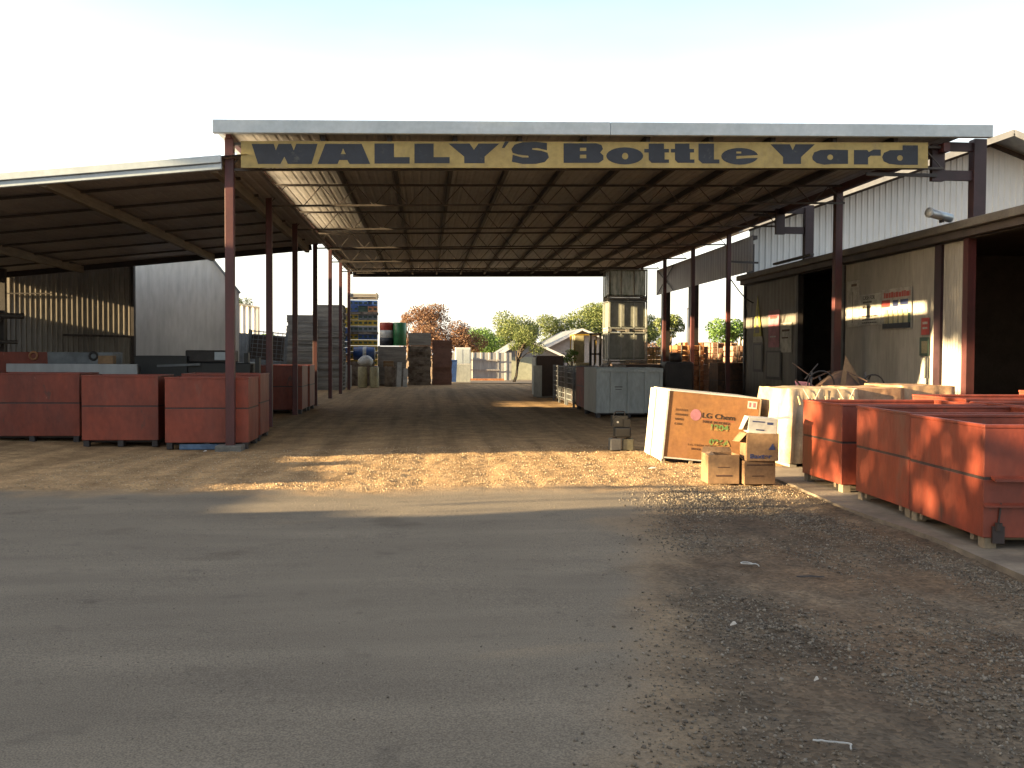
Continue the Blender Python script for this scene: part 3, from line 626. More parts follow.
wordlines(t, [(-w_/2+.12, w_/2-.06, .70, .13)], 'redink', 1, .14); stripe(t, -w_/2+.02, -w_/2+.42, .50, .66, 'redink', k=1)
stripe(t, -.15, .1, .50, .64, 'blueink'); stripe(t, .2, .55, .52, .64, 'blueink')
for k in range(5):
    mb = MB(); mb.lathe([(.0, 0), (.11, .0), (.12, .16), (.07, .3), (0, .32)], n=10); mb.v = [(-.02+x*.1, -(-w_/2+.26+.23*k)+y*.85, .13+z) for x, y, z in mb.v]; mb.build('bottle_picture', 'cream', t)
mb = MB(); mb.box(-.012, -.006, -w_/2+.03, w_/2-.14, .03, .34); mb.build('dark_strip', 'dgrn', t)
mb = MB(); mb.box(-.045, -.006, -w_/2+.03, w_/2-.14, .02, .13); mb.build('dark_strip', 'ink', t)
t, w_, h_ = poster('notice_board', 'wide pale notice with small dark writing left of the red-headed notice', 21.78, 22.9, 2.32, 3.05)
wordlines(t, [(-.38, .05, .40, .06), (-.36, .1, .52, .05), (-.4, .4, .2, .035), (-.4, .3, .12, .03), (-.4, .38, .05, .03)], 'seam', 2)
text('writing', 'CASH FOR', .13, 'seam', t, (-.013, .36, .60), ROTW)
t, w_, h_ = poster('tall_notice', 'tall narrow pale notice beside the doorway post', 22.93, 23.6, 2.30, 3.42)
stripe(t, -.1, .2, .98, 1.04, 'brownink'); stripe(t, -.02, .0, .1, .85, 'brownink')
t, w_, h_ = poster('red_sign', 'small red square sign above a green card near the maroon wall post', 19.60, 19.92, 2.05, 2.40, 'redink', 'sign')
stripe(t, -.1, .1, .22, .27, 'paper'); stripe(t, -.1, .1, .12, .16, 'paper')
t, w_, h_ = poster('green_card', 'small dark green picture card under the red square sign', 19.60, 19.98, 1.62, 2.0, 'dgrn', 'sign'); stripe(t, -.1, .14, .05, .3, 'rope')
t, w_, h_ = poster('white_slip', 'white paper slip lowest on the wall under the green card', 19.62, 19.92, 1.16, 1.58, 'paper')
t, w_, h_ = poster('warning_triangle', 'yellow triangular sign with a white card on the plain wall left of the doorway', 29.75, 30.6, 2.02, 2.2, 'paper', 'sign')
mb = MB(); prism(mb, [(-.38, .0), (.38, .0), (.0, 1.25)], 'x', -.02, -.01); mb.v = [(x, y, z+.18) for x, y, z in mb.v]; mb.build('triangle', 'yink', t)
mb = MB(); prism(mb, [(-.2, .1), (.2, .1), (.0, .85)], 'x', -.026, -.019); mb.v = [(x, y, z+.18) for x, y, z in mb.v]; mb.build('triangle_centre', 'corr2', t)
t, w_, h_ = poster('red_notice', 'faded red notice on the plain wall left of the doorway', 28.3, 29.2, 1.85, 2.95, 'pink')
stripe(t, -.3, .3, .85, .93, 'redink'); stripe(t, -.3, .2, .3, .34, 'paper')
t, w_, h_ = poster('pale_notice', 'pale paper notice close to the left edge of the doorway', 27.3, 28.2, 1.7, 2.55, 'paper'); stripe(t, -.3, .3, .6, .66, 'brownink'); stripe(t, -.3, .2, .4, .44, 'brownink')
for (y0, y1, z0, z1, lb) in ((29.7, 30.6, 1.1, 1.98, 'dark empty holder hung under the yellow triangular sign'), (28.1, 29.4, .9, 1.75, 'dark panel fixed on the plain wall under the red notice')):
    t, w_, h_ = poster('wall_rack', lb, y0, y1, z0, z1, 'dark', 'rack'); stripe(t, -w_/2+.12, w_/2-.12, .08, h_-.05, 'corr2')
# dim contents: shelves of bottles seen through the right opening
def rack(loc, rz, label, nsh=4):
    t = T('bottle_rack', label, 'rack', loc, rz)
    for sx in (-.6, .6):
        for sy in (-.2, .2):
            mb = MB(); mb.box(sx-.025, sx+.025, sy-.025, sy+.025, 0, 2.0); mb.build('upright', 'dark', t)
    for k in range(nsh): mb = MB(); mb.box(-.57, .57, -.22, .22, .3+.45*k, .33+.45*k); mb.build('shelf', 'wood', t)
    return t
bt = None; nb = 0
for (rx, ry, lb) in ((12.6, 18.4, 'bottle rack nearest the right doorway in the dim workshop'), (13.9, 19.6, 'bottle rack further back in the dim workshop'), (14.6, 18.3, 'bottle rack deepest in the dim workshop')):
    rack((rx, ry, .06), R(-35), lb)
    for k in range(4):
        for j in range(7):
            off = Matrix.Rotation(R(-35), 3, 'Z') @ Vector((-.48+.16*j, -.08, 0)); loc = (rx+off.x, ry+off.y, .39+.45*k)
            if bt is None:
                mb = MB(); mb.lathe([(.038, 0), (.04, .01), (.04, .17), (.015, .23), (.014, .29), (.017, .3)], n=10); bt = mb.build('glass_bottle', 'glass', smooth=True); bt.location = loc
                tag(bt, 'green glass bottle standing on a rack shelf in the dim workshop', 'bottle', 'bottles on the workshop racks')
            else: c = bt.copy(); COL.objects.link(c); c.location = loc
# ------------------------------------------------------------------ steel bins
def make_bin(name, label, W, D, H, loc, rz=0, m='bin', group=None, ledge=False, foot='dark', fh=.12, nf=3, seam=True):
    t = T(name, label, 'bin', loc, rz, group); th = .02; z0 = fh
    # origin at the front-left bottom corner; body runs to +x, +y
    mb = MB(); zm = z0+(H-z0)*.54
    for (a, b) in (((z0, zm-.012), (zm+.012, H)) if seam else ((z0, H),)):
        mb.box(0, W, 0, th, a, b); mb.box(0, W, D-th, D, a, b); mb.box(0, th, th, D-th, a, b); mb.box(W-th, W, th, D-th, a, b)
    mb.box(th, W-th, th, D-th, z0, z0+.02)
    mb.build('shell', m, t, bevel=.004)
    mb = MB(); e = .006 if seam else -.014
    mb.box(-e+.012, W+e-.012, .003, th, zm-.014, zm+.014); mb.box(-e+.012, W+e-.012, D-th, D-.003, zm-.014, zm+.014); mb.box(.003, th, th, D-th, zm-.014, zm+.014); mb.box(W-th, W-.003, th, D-th, zm-.014, zm+.014)
    sm_ = mb.build('mid_seam', 'seam', t)
    sm_.parent = [c for c in bpy.data.objects if c.parent == t and c.name.startswith('shell')][0]
    mb = MB(); r = .007
    mb.box(-r, W+r, -r, th+.01, H, H+.03); mb.box(-r, W+r, D-th-.01, D+r, H, H+.03); mb.box(-r, th+.01, th+.01, D-th-.01, H, H+.03); mb.box(W-th-.01, W+r, th+.01, D-th-.01, H, H+.03)
    mb.build('rim', m, t, bevel=.006)
    for i in range(nf):
        x = .02+(W-.14)*i/(nf-1)
        for y in (.01, D-.13):
            mb = MB(); mb.box(x, x+.1, y, y+.12, 0, z0-.002); mb.build('foot', foot, t, bevel=.006)
    for i in range(2):
        y = .2+(D-.5)*i; mb = MB(); mb.box(.02, W-.02, y, y+.06, z0-.055, z0-.002) if i == 0 else mb.box(.02, W-.02, D-.26, D-.2, z0-.055, z0-.002); mb.build('base_rail', foot, t)
    if ledge:
        mb = MB(); prism(mb, [(0, zm+.02), (-.07, zm+.0), (-.07, zm-.02), (0, zm-.0)], 'x', .06, W-.1); prism(mb, [(0, zm-.2), (-.035, zm-.22), (-.035, zm-.235), (0, zm-.22)], 'x', .0, W-.1); mb.build('front_lip', m, t)
        mb = MB(); mb.tube((.14, -.012, zm-.2), (.12, -.012, .2), .008); mb.tube((.12, -.02, .16), (.12, -.02, .22), .03, n=8); mb.box(.07, .17, -.022, -.001, .05, .19); mb.build('latch', 'seam', t)
    return t
GR = 'red steel bins in the yard'
gz_ = -.10
b1 = make_bin('steel_bin', 'red steel bin directly behind the front left canopy post', 1.44, 1.05, 1.24, (-4.56, 17.89, gz_), 0, group=GR)
mb = MB(); mb.box(.25, 1.15, -.02, .12, .0, .09); mb.build('base_board', 'bluew', b1)
dup(b1, (-4.54, 19.04, -.06), 0, 'red steel bin close behind the front left post bin, only its right side in view', keep=lambda o: not o.name.startswith('base_board'))
make_bin('steel_bin', 'red steel bin second from the front left post', 1.33, 1.1, 1.25, (-6.11, 18.3, -.09), 0, group=GR)
make_bin('steel_bin', 'leftmost red steel bin in the row under the lean-to shed, cut by the photo edge', 1.72, 1.1, 1.25, (-8.1, 19.0, -.07), 0, group=GR)
mk = dict(H=1.24, group=GR)
make_bin('steel_bin', 'dark red steel bin standing beside the third left post, front one of two', 1.75, 1.25, 1.24, (-5.0, 26.6, 0), 0, group=GR)
make_bin('steel_bin', 'dark red steel bin behind another beside the third left post', 1.75, 1.2, 1.24, (-4.97, 28.1, 0), 0, group=GR)
# right foreground group
ra = make_bin('steel_bin', 'nearest red steel bin at the right edge with sun-dappled side and dented front lip', 1.8, 1.47, 1.0, (4.58, 7.8, .015), R(-4), 'bin', GR, True, 'woodw', .095)
rb_ = make_bin('steel_bin', 'middle one of the three sunlit red bins along the concrete edge', 1.75, 1.33, 1.01, (4.71, 9.33, .015), R(-2.5), 'bin', GR, False, 'woodw', .095)
make_bin('steel_bin', 'farthest of the three sunlit red bins along the concrete edge', 1.75, 1.2, 1.0, (4.80, 11.12, .015), R(0), 'bin', GR, False, 'woodw', .095)
make_bin('steel_bin', 'red bin at the far right behind the nearest one, only its top rim in view', 1.75, 1.5, 1.02, (6.46, 8.35, .015), R(1), 'bin', GR)
make_bin('steel_bin', 'red bin in the second row behind the middle sunlit bin', 1.75, 1.5, 1.02, (6.56, 10.0, .015), R(0), 'bin', GR)
make_bin('steel_bin', 'red bin at the back of the second row near the beige tarpaulin', 1.9, 1.35, 1.04, (6.62, 11.7, .015), R(0), 'bin', GR)
make_bin('steel_bin', 'red bin in the third row at the right edge below the dark opening', 1.75, 1.5, 1.08, (8.55, 12.2, .015), R(0), 'bin', GR)
# grey bins down the right side
gbn = make_bin('grey_steel_bin', 'grey painted steel bin with ribbed front standing right of the yard drive', 1.72, 1.9, 1.24, (4.3, 24.95, 0), 0, 'grey', 'grey steel bins right of the drive', seam=False)
mb = MB()
for x in (.02, .36, .8, 1.24, 1.64): mb.box(x, x+.07, -.05, -.001, .14, 1.17)
mb.box(0, 1.72, -.055, -.001, 1.172, 1.235); mb.build('front_rib', 'grey', gbn)
mb = MB(); mb.box(.48, .68, -.006, -.001, .78, .8); mb.box(.5, .66, -.006, -.001, .72, .735); mb.build('stencil_mark', 'seam', gbn)
make_bin('steel_bin', 'red-brown steel bin hidden behind the grey ribbed bin', 1.75, 1.9, 1.22, (4.40, 27.05, 0), 0, 'bin_in', GR)
for i, (x, y, lb) in enumerate([(6.2, 30.5, 'first dark bin back from the grey ribbed bin'), (6.4, 32.8, 'dark bin just in front of the tank stack'), (6.5, 35.15, 'dark bin carrying the stack of three caged tanks')]):
    make_bin('dark_steel_bin', lb, 1.7, 1.5 if i != 2 else 1.3, 1.26, (x, y, 0), 0, 'brown', 'dark bins right of the drive')
# mesh stillages
def stillage(loc, label, W=1.5, D=1.5, H=1.25, m='greyf'):
    t = T('steel_stillage', label, 'crate', loc, 0, 'steel stillages right of the drive')
    for x in (0, W-.06):
        for y in (0, D-.06): mb = MB(); mb.box(x, x+.06, y, y+.06, 0, H); mb.build('corner_post', m, t)
    mb = MB()
    for k in range(7):
        for (x0, x1, y0, y1) in ((.06, W-.06, .01, .03), (.01, .03, .06, D-.06), (.06, W-.06, D-.03, D-.01)): z = .2+k*(H-.25)/6; mb.box(x0, x1, y0, y1, z, z+.02)
    for k in range(1, 8):
        x = W*k/8; mb.box(x, x+.02, .03, .045, .12, H); y = D*k/8; mb.box(.03, .045, y, y+.02, .12, H)
    mb.build('mesh_panel', m, t)
    mb = MB(); mb.box(.06, W-.06, .06, D-.06, .1, .16); mb.build('floor', 'brown', t)
    mb = MB(); mb.box(.12, W-.12, .12, D-.12, .17, H*.86); mb.build('load', 'brown', t)
    return t
s1 = stillage((4.42, 29.7, 0), 'steel mesh stillage with pale load, first behind the red-brown bin')
dup(s1, (4.42, 31.5, 0), 0, 'steel mesh stillage second behind the red-brown bin')
dup(s1, (4.46, 33.3, 0), 0, 'steel mesh stillage farthest, next to the brown box')
bb = T('tall_brown_crate', 'tall dark brown plywood crate with a pale side, left of the stillages', 'crate', (4.05, 36.4, 0))
mb = MB(); mb.box(.02, 1.0, 0, 1.3, .08, 1.56); mb.build('shell', 'brown', bb, bevel=.01)
mb = MB(); mb.box(-.03, .0, .05, 1.25, .1, 1.5); mb.box(-.1, .2, -.06, -.01, .05, 1.2); mb.build('side_board', 'grey', bb)
mb = MB(); mb.box(.02, 1.0, 0, .1, 0, .08); mb.box(.02, 1.0, 1.2, 1.3, 0, .08); mb.build('skid', 'wood', bb)
# caged tanks
def tank(loc, label, first=None, m='tank'):
    t = T('caged_tank', label, 'tank', loc, 0, 'stack of caged tanks'); W, D, H = 1.42, 1.1, 1.12
    mb = MB(); mb.box(.05, W-.05, .05, D-.05, .16, H-.03); mb.build('tank_body', m, t, bevel=.05)
    mb = MB()
    for x in (0, W-.05):
        for y in (0, D-.05): mb.box(x, x+.05, y, y+.05, .1, H)
    for z in (.12, H-.04): mb.box(0, W, 0, .035, z, z+.04); mb.box(0, .035, 0, D, z, z+.04); mb.box(0, W, D-.035, D, z, z+.04); mb.box(W-.035, W, 0, D, z, z+.04)
    for x in (.46, .93): mb.box(x, x+.03, .0, .03, .12, H)
    for y in (.35, .7): mb.box(0, .03, y, y+.03, .12, H)
    mb.build('cage', 'grey' if m == 'tank' else 'wood', t)
    mb = MB()
    for x in (0, .65, 1.3): mb.box(x, x+.12, 0, D, 0, .1)
    mb.box(.03, W-.03, .03, D-.03, .03, .095); mb.build('pallet_base', 'wood', t); return t
tank((6.5, 35.25, 1.30), 'bottom one of the three stacked caged tanks')
tank((6.5, 35.25, 2.43), 'middle one of the three stacked caged tanks')
M['bottles'] = mat('bottle_glitter_streaks', (.85, .86, .70), .25, 0, scale=5, col2=(.16, .2, .12), stretch=(2.2, 2.2, .35), spec=.8)  # upright pale and dark streaks stand in for bottles and their glitter
tank((6.5, 35.25, 3.56), 'top caged tank of the stack, glitter of packed glass put in as pale streaks', m='bottles')
# forklift beyond
fk = T('forklift', 'pale yellow forklift with upright mast seen over the bins', 'forklift', (7.4, 45, 0))
mb = MB(); mb.box(-.55, .1, .3, 2.2, .35, 1.25); mb.build('body', 'cream', fk, bevel=.06)
mb = MB(); mb.box(-.62, -.02, 1.5, 2.4, .5, 1.9); mb.build('counterweight', 'cream', fk, bevel=.1)
mb = MB(); mb.box(-.6, -.12, .4, 1.2, 1.25, 2.5); mb.build('cab_panel', 'cream', fk, bevel=.04)
for x in (.05, .5): mb = MB(); mb.box(x, x+.1, 0, .15, .1, 2.6); mb.build('mast_rail', 'blk', fk)
mb = MB(); mb.box(.05, .6, 0, .12, 2.5, 2.6); mb.box(.05, .6, 0, .12, 1.6, 1.68); mb.tube((.3, .1, .4), (.3, .1, 2.3), .04); mb.build('mast_crosspiece', 'blk', fk)
for x in (-.6, .62):
    mb = MB(); mb.bar((x, .3, 1.2), (x, .5, 2.5), .05); mb.bar((x, 1.7, 1.2), (x, 1.6, 2.5), .05); mb.build('guard_post', 'yel', fk)
mb = MB(); mb.box(-.62, .64, .4, 1.7, 2.5, 2.55); mb.build('overhead_guard', 'yel', fk)
for x in (-.6, .4):
    for y in (.5, 1.9): mb = MB(); mb.tube((x, y, .3), (x+.2, y, .3), .3, n=16); mb.build('wheel', 'tyre', fk)
for x in (.1, .45): mb = MB(); mb.box(x, x+.1, -1.0, .0, .08, .13); mb.build('fork', 'dark', fk)
# ------------------------------------------------------------------ crate with printing, small cartons
ct = T('shipping_crate', 'large orange-brown printed carton crate with white left side, tilted on its skids', 'crate', (3.49, 14.50, .0)); ct.rotation_euler = (0, R(5.2), R(-3))
W_, D_, H_ = 1.38, 1.35, 1.0; zb_ = .08
mb = MB(); mb.box(0, W_, 0, D_, zb_, zb_+H_); mb.build('carton_shell', 'crate', ct, bevel=.008)
mb = MB(); mb.box(-.012, -.001, -.005, D_*.62, zb_-.05, zb_+H_+.005); mb.box(-.03, -.001, D_*.65, D_, zb_-.05, zb_+H_+.004); mb.box(-.012, 0.02, -.012, -.001, zb_-.02, zb_+H_+.005)
mb.build('white_side_board', 'cardw', ct, bevel=.003)
mb = MB(); mb.box(0.02, W_+.005, -.008, D_, zb_+H_+.001, zb_+H_+.02); mb.build('edge_strip', 'cardw', ct)
mb = MB(); mb.box(.03, W_, -.01, -.001, zb_, zb_+.02); mb.build('edge_strip', 'cardw', ct)
mb = MB(); mb.box(W_+.001, W_+.02, -.01, D_, zb_+.1, zb_+H_); mb.build('end_board', 'woodw', ct)
for (x, y) in ((.0, .0), (.0, D_-.1), (.42, .02), (.42, D_-.1)): mb = MB(); mb.box(x, x+.05, y, y+.08, -.08, zb_-.002); mb.build('skid_leg', 'woodw', ct)
mb = MB(); mb.box(.06, W_, .12, .2, zb_-.06, zb_-.002); mb.build('skid_rail', 'dark', ct)
def pr(mb, x, z, n=16, rx=.04, rz=.04, d=.003): prism(mb, [(x+rx*math.cos(2*math.pi*i/n), z+rz*math.sin(2*math.pi*i/n)) for i in range(n)], 'y', -d, -.0006)
mb = MB(); pr(mb, .44, .76, 20, .08, .085); mb.build('pink_disc', 'pink', ct)
text('printed_name', 'LG Chem', .105, 'blk', ct, (.53, -.002, .73), sx=1.22, bold=.001)
text('printed_line', 'MADE IN KOREA', .055, 'brownink', ct, (.55, -.002, .655), sx=1.0)
mb = MB(); mb.box(.545, 1.03, -.002, -.0006, .706, .712); mb.build('printed_rule', 'redink', ct)
text('printed_line', 'L.G. CHEM. KOREA', .042, 'faint', ct, (.36, -.002, .30), sx=1.2)
text('printed_line', 'SEOUL KOREA', .042, 'brownink', ct, (.42, -.002, .24), sx=1.2)
for k, s in enumerate(['FRAGILE', 'HANDLE', 'WITH', 'CARE']): text('faint_line', s, .045, 'faint', ct, (.13, -.002, .80-.07*k), sx=1.1).hide_render = False
text('spray_number', '1204', .12, 'gpaint', ct, (.66, -.0035, .56), sx=1.2, bold=.004)
text('spray_number', '026A', .12, 'gpaint', ct, (.68, -.0035, .34), sx=1.2, bold=.004)
mb = MB(); mb.box(1.20, 1.34, -.004, -.0006, .93, 1.04); mb.build('label_sticker', 'cardw', ct)
mb = MB(); mb.box(1.22, 1.25, -.0055, -.0045, .95, 1.02); mb.box(1.28, 1.32, -.0055, -.0045, .95, 1.02); mb.build('sticker_print', 'pink', ct)
# open small carton
bx = T('open_carton', 'small open cardboard box on the ground before the orange crate', 'box', (3.50, 12.08, .005), R(-3))
mb = MB(); W2, D2, H2 = .39, .38, .36
mb.box(0, W2, 0, .006, 0, H2); mb.box(0, W2, D2-.006, D2, 0, H2); mb.box(0, .006, .006, D2-.006, 0, H2); mb.box(W2-.006, W2, .006, D2-.006, 0, H2); mb.box(.006, W2-.006, .006, D2-.006, 0, .006); mb.build('carton_walls', 'card', bx)
mb = MB(); mb.add([(.0, .0, H2), (.0, D2, H2), (.12, D2-.03, H2+.015), (.10, .04, H2-.012)], [(0, 1, 2, 3)]); mb.add([(W2, 0, H2), (W2, D2, H2), (W2+.08, D2, H2-.12), (W2+.07, 0, H2-.1)], [(0, 1, 2, 3)]); mb.add([(0, D2, H2), (W2, D2, H2), (W2-.02, D2+.03, H2+.06), (.03, D2+.03, H2+.07)], [(0, 1, 2, 3)]); mb.build('carton_flap', 'card', bx)
mb = MB(); mb.box(.1, .3, -.003, -.0005, .09, .11); mb.box(.12, .27, -.003, -.0005, .2, .21); mb.build('printed_band', 'brownink', bx)
bc = T('bottom_carton', 'plain brown carton at the bottom of the leaning stack', 'box', (3.93, 11.98, .005), R(2)); mb = MB(); mb.box(0, .40, 0, .36, 0, .29); mb.build('carton_body', 'card', bc, bevel=.006)
mb = MB(); mb.box(.03, .37, -.003, -.0005, .235, .25); mb.box(.1, .25, -.003, -.0005, .1, .11); mb.build('printed_band', 'brownink', bc); mb = MB(); mb.box(-.002, .402, .16, .2, .2905, .2915); mb.build('packing_tape', 'rope', bc)
bm = T('middle_carton', 'brown carton with a blue triangle and blue lettering, middle of the leaning stack', 'box', (3.95, 11.97, .298), R(-4)); mb = MB(); mb.box(0, .40, 0, .34, 0, .34); mb.build('carton_body', 'card', bm, bevel=.006)
mb = MB(); prism(mb, [(.27, .14), (.36, .14), (.325, .22)], 'y', -.003, -.0005); mb.build('blue_triangle', 'blueink', bm)
text('printed_name', 'Baxter', .075, 'blueink', bm, (.04, -.002, .035), sx=1.35, bold=.002)
mb = MB(); mb.add([(0, 0, .34), (0, .34, .34), (-.1, .34, .22), (-.09, 0, .24)], [(0, 1, 2, 3)]); mb.build('carton_flap', 'card', bm)
bt_ = T('top_carton', 'whitish crumpled carton with open flaps on top of the leaning stack', 'box', (3.97, 12.0, .645), R(-8)); bt_.rotation_euler = (0, R(4), R(-8)); mb = MB(); mb.box(0, .36, 0, .3, 0, .2); mb.build('carton_body', 'cardw', bt_, bevel=.01)
mb = MB(); mb.add([(.36, 0, .2), (.36, .3, .2), (.55, .3, .24), (.53, 0, .22)], [(0, 1, 2, 3)]); mb.build('carton_flap', 'cardw', bt_)
mb = MB(); mb.add([(0, 0, .2), (0, .3, .2), (-.06, .3, .02), (-.07, 0, .04)], [(0, 1, 2, 3)]); mb.build('carton_flap', 'cardw', bt_)
mb = MB(); mb.box(.05, .2, -.003, -.0005, .14, .155); mb.box(.23, .3, -.003, -.0005, .12, .15); mb.box(.1, .2, -.003, -.0005, .04, .055); mb.build('blue_print', 'blueink', bt_)
# ------------------------------------------------------------------ covered bins
def covered(loc, W, D, H, label, seed, m='tarp'):
    t = T('covered_bin', label, 'bin', loc, 0, 'bins covered with tarpaulin'); rg = random.Random(seed)
    mb = MB(); mb.box(.03, W-.03, .03, D-.03, .1, H-.03)
    for x in (.05, W-.15): mb.box(x, x+.1, .05, D-.05, 0, .1)
    mb.build('crate_body', 'wood', t)
    # draped cloth: perimeter strips with folds
    pts = []; per = [(0, 0), (W, 0), (W, D), (0, D), (0, 0)]
    for k in range(4):
        a, b = per[k], per[k+1]; L_ = math.hypot(b[0]-a[0], b[1]-a[1]); n = int(L_/.03); nx_, ny_ = (b[1]-a[1])/L_, -(b[0]-a[0])/L_
        for i in range(n): pts.append((a[0]+(b[0]-a[0])*i/n, a[1]+(b[1]-a[1])*i/n, nx_, ny_))
    mb = MB(); rows = 12; n = len(pts); vs = []
    ph1, ph2 = rg.random()*9, rg.random()*9
    for j in range(rows+1):
        q = j/rows
        for i, (x, y, nx_, ny_) in enumerate(pts):
            f = abs(noise.noise(Vector((x*5.2+ph1, y*5.2, q*.8))))*3.2+.35*noise.noise(Vector((x*11+ph1, y*11+ph2, q*2)))
            o = (.012+.055*f*min(1, q*2.5)+.03*noise.noise(Vector((x*1.5, y*1.5, q*3+ph2)))*q)
            hem = .06+.10*abs(noise.noise(Vector((x*1.7+ph2, y*1.7, 0)))); z = H-(H-hem)*q
            sag = .02*noise.noise(Vector((x*3, y*3, ph1)))*(1-q)
            vs.append((x+nx_*o, y+ny_*o, z+sag))
    fs = [(j*n+i, j*n+(i+1) % n, (j+1)*n+(i+1) % n, (j+1)*n+i) for j in range(rows) for i in range(n)]
    mb.add(vs, [f[::-1] for f in fs]); mb.build('side_drape', m, t, True)
    mb = MB(); gx, gy = 24, 16; vs = []
    for j in range(gy+1):
        for i in range(gx+1): 
            x, y = W*i/gx, D*j/gy; e = min(i, gx-i, j, gy-j) > 0
            vs.append((x, y, H+(.02*noise.noise(Vector((x*3, y*3, ph1))) if not e else .035*noise.noise(Vector((x*3+ph2, y*5, 2)))-.01)))
    mb.add(vs, [(j*(gx+1)+i, j*(gx+1)+i+1, (j+1)*(gx+1)+i+1, (j+1)*(gx+1)+i) for j in range(gy) for i in range(gx)]); mb.build('top_cover', m, t, True)
    return t
c1_ = covered((5.12, 13.7, .015), 1.0, 1.2, 1.12, 'bin under a pale tarpaulin with rope ties, leftmost of the covered row', 1)
for k in range(5):
    mb = MB(); x = .12+.2*k; mb.tube((x, -.05, 1.02-.03*(k % 2)), (x+.03, -.075, .9-.04*(k % 3)), .010, .018, 6); mb.build('rope_tie', 'rope', c1_)
for k in range(4):
    mb = MB(); x = .2+.25*k; mb.tube((x, -.035, 1.12), (x+.08*(-1)**k, -.06, .98), .005, n=5); mb.build('tie_cord', 'cardw', c1_)
covered((6.14, 13.8, .015), .72, 1.2, 1.13, 'bin under a creased beige tarpaulin, second of the covered row', 5, 'tarp2')
covered((6.88, 13.9, .015), .8, 1.2, 1.16, 'bin under a tan tarpaulin, third of the covered row', 9, 'tarp2')
# scrap heap behind
sh = T('scrap_heap', 'heap of dark brown scrap metal with cloth behind the covered bins', 'scrap', (7.4, 17.2, 0), kind='stuff')
mb = MB(); rg = random.Random(4); n = 20
vs = [(0, 0, 1.35)]
for ring in range(1, 6):
    for i in range(n): a = 2*math.pi*i/n; r = ring*.22; vs.append((r*1.15*math.cos(a), r*.8*math.sin(a), max(0, 1.38-.1*ring-.035*ring**2+.05*rg.gauss(0, 1)) if ring < 5 else 0))
mb.add(vs, [(0, 1+i, 1+(i+1) % n) for i in range(n)]+[(1+(k-1)*n+i, 1+k*n+i, 1+k*n+(i+1) % n, 1+(k-1)*n+(i+1) % n) for k in range(1, 5) for i in range(n)]); mb.build('scrap_mass', 'rust', sh, True)
mb = MB(); mb.add([(-.15, -.3, 1.1), (.25, -.25, 1.05), (.02, -.1, 1.62), (.5, .1, 1.0)], [(0, 1, 2), (1, 3, 2), (0, 2, 3)]); mb.build('sack_cloth', 'card', sh)
for (x, y, z, r) in ((-.5, -.3, 1.10, .24), (.45, -.3, 1.08, .2)): mb = MB(); mb.torus((x, y, z), r, .014, 'y'); mb.build('wire_hoop', 'dark', sh)
for k in range(16):
    mb = MB(); a = Vector((rg.uniform(-.8, .8), rg.uniform(-.5, .4), rg.uniform(.85, 1.2))); mb.bar(a, a+Vector((rg.uniform(-.4, .4), rg.uniform(-.2, .2), rg.uniform(-.1, .3))), .03, .02); mb.build('scrap_bar', 'rust' if k % 3 else 'dark', sh)
mb = MB(); mb.add([(-.95, -.35, 1.0), (-.6, -.45, 1.02), (-.65, -.1, 1.14), (-.9, -.1, 1.16)], [(0, 1, 2, 3)]); mb.build('pink_cloth', 'pink', sh)
# boxes in the doorway
for (x, y, z, s, mm_, lb) in ((11.2, 24.7, 0, .8, 'brown', 'dark drum-size box low in the workshop doorway'), (12.0, 26.0, 0, 1.1, 'grey', 'grey cabinet deep in the workshop doorway')):
    t = T('storage_cabinet', lb, 'cabinet', (x, y, z+.06)); mb = MB(); mb.box(-s/2, s/2, -s/2, s/2, 0, s*1.3); mb.build('case', mm_, t, bevel=.02); mb = MB(); mb.box(-s/2-.02, -s/2, -.02, .0, .1, s*1.2); mb.box(-s/2-.03, -s/2, .06, .09, s*.5, s*.7); mb.build('door_edge', 'seam', t)
# ------------------------------------------------------------------ tins with machine part
M['tin'] = mat('dull_tin', (.24, .24, .24), .5, .2, scale=3); M['tiny'] = mat('dull_yellow_tin', (.24, .22, .14), .5, 0, scale=3)
tc_ = T('paint_tin', 'square grey tin on the ground beside the orange crate', 'tin', (3.17, 16.5, .0), R(4)); mb = MB(); mb.box(-.09, .09, -.09, .09, 0, .2); mb.build('tin_body', 'tin', tc_, bevel=.012); mb = MB(); mb.tube((0, 0, .2), (0, 0, .215), .04); mb.build('cap', 'seam', tc_)
tc2 = T('oil_tin', 'yellowish square tin to the right of the grey tin', 'tin', (3.40, 16.52, .0), R(-6)); mb = MB(); mb.box(-.09, .09, -.09, .09, 0, .19); mb.build('tin_body', 'tiny', tc2, bevel=.012); mb = MB(); mb.tube((0, 0, .19), (0, 0, .205), .04); mb.build('cap', 'seam', tc2)
mp_ = T('small_motor', 'black machine motor standing on top of the two square tins', 'motor', (3.28, 16.51, .218)); mb = MB(); mb.box(-.12, .15, -.1, .1, 0, .17); mb.build('base_block', 'blk', mp_, bevel=.02)
mb = MB(); mb.tube((-.08, -.1, .26), (-.08, .12, .26), .075, n=14); mb.box(-.16, .10, -.07, .1, .18, .36); mb.box(.02, .14, -.09, .02, .18, .30); mb.build('motor_drum', 'blk', mp_)
mb = MB(); mb.tube((-.08, -.115, .26), (-.08, -.1, .26), .018); mb.build('shaft', 'zinc', mp_); mb = MB(); mb.tube((-.14, 0, .34), (-.1, 0, .43), .012); mb.tube((-.1, 0, .43), (.05, 0, .43), .012); mb.tube((.05, 0, .43), (.07, 0, .34), .012); mb.build('handle', 'dark', mp_)
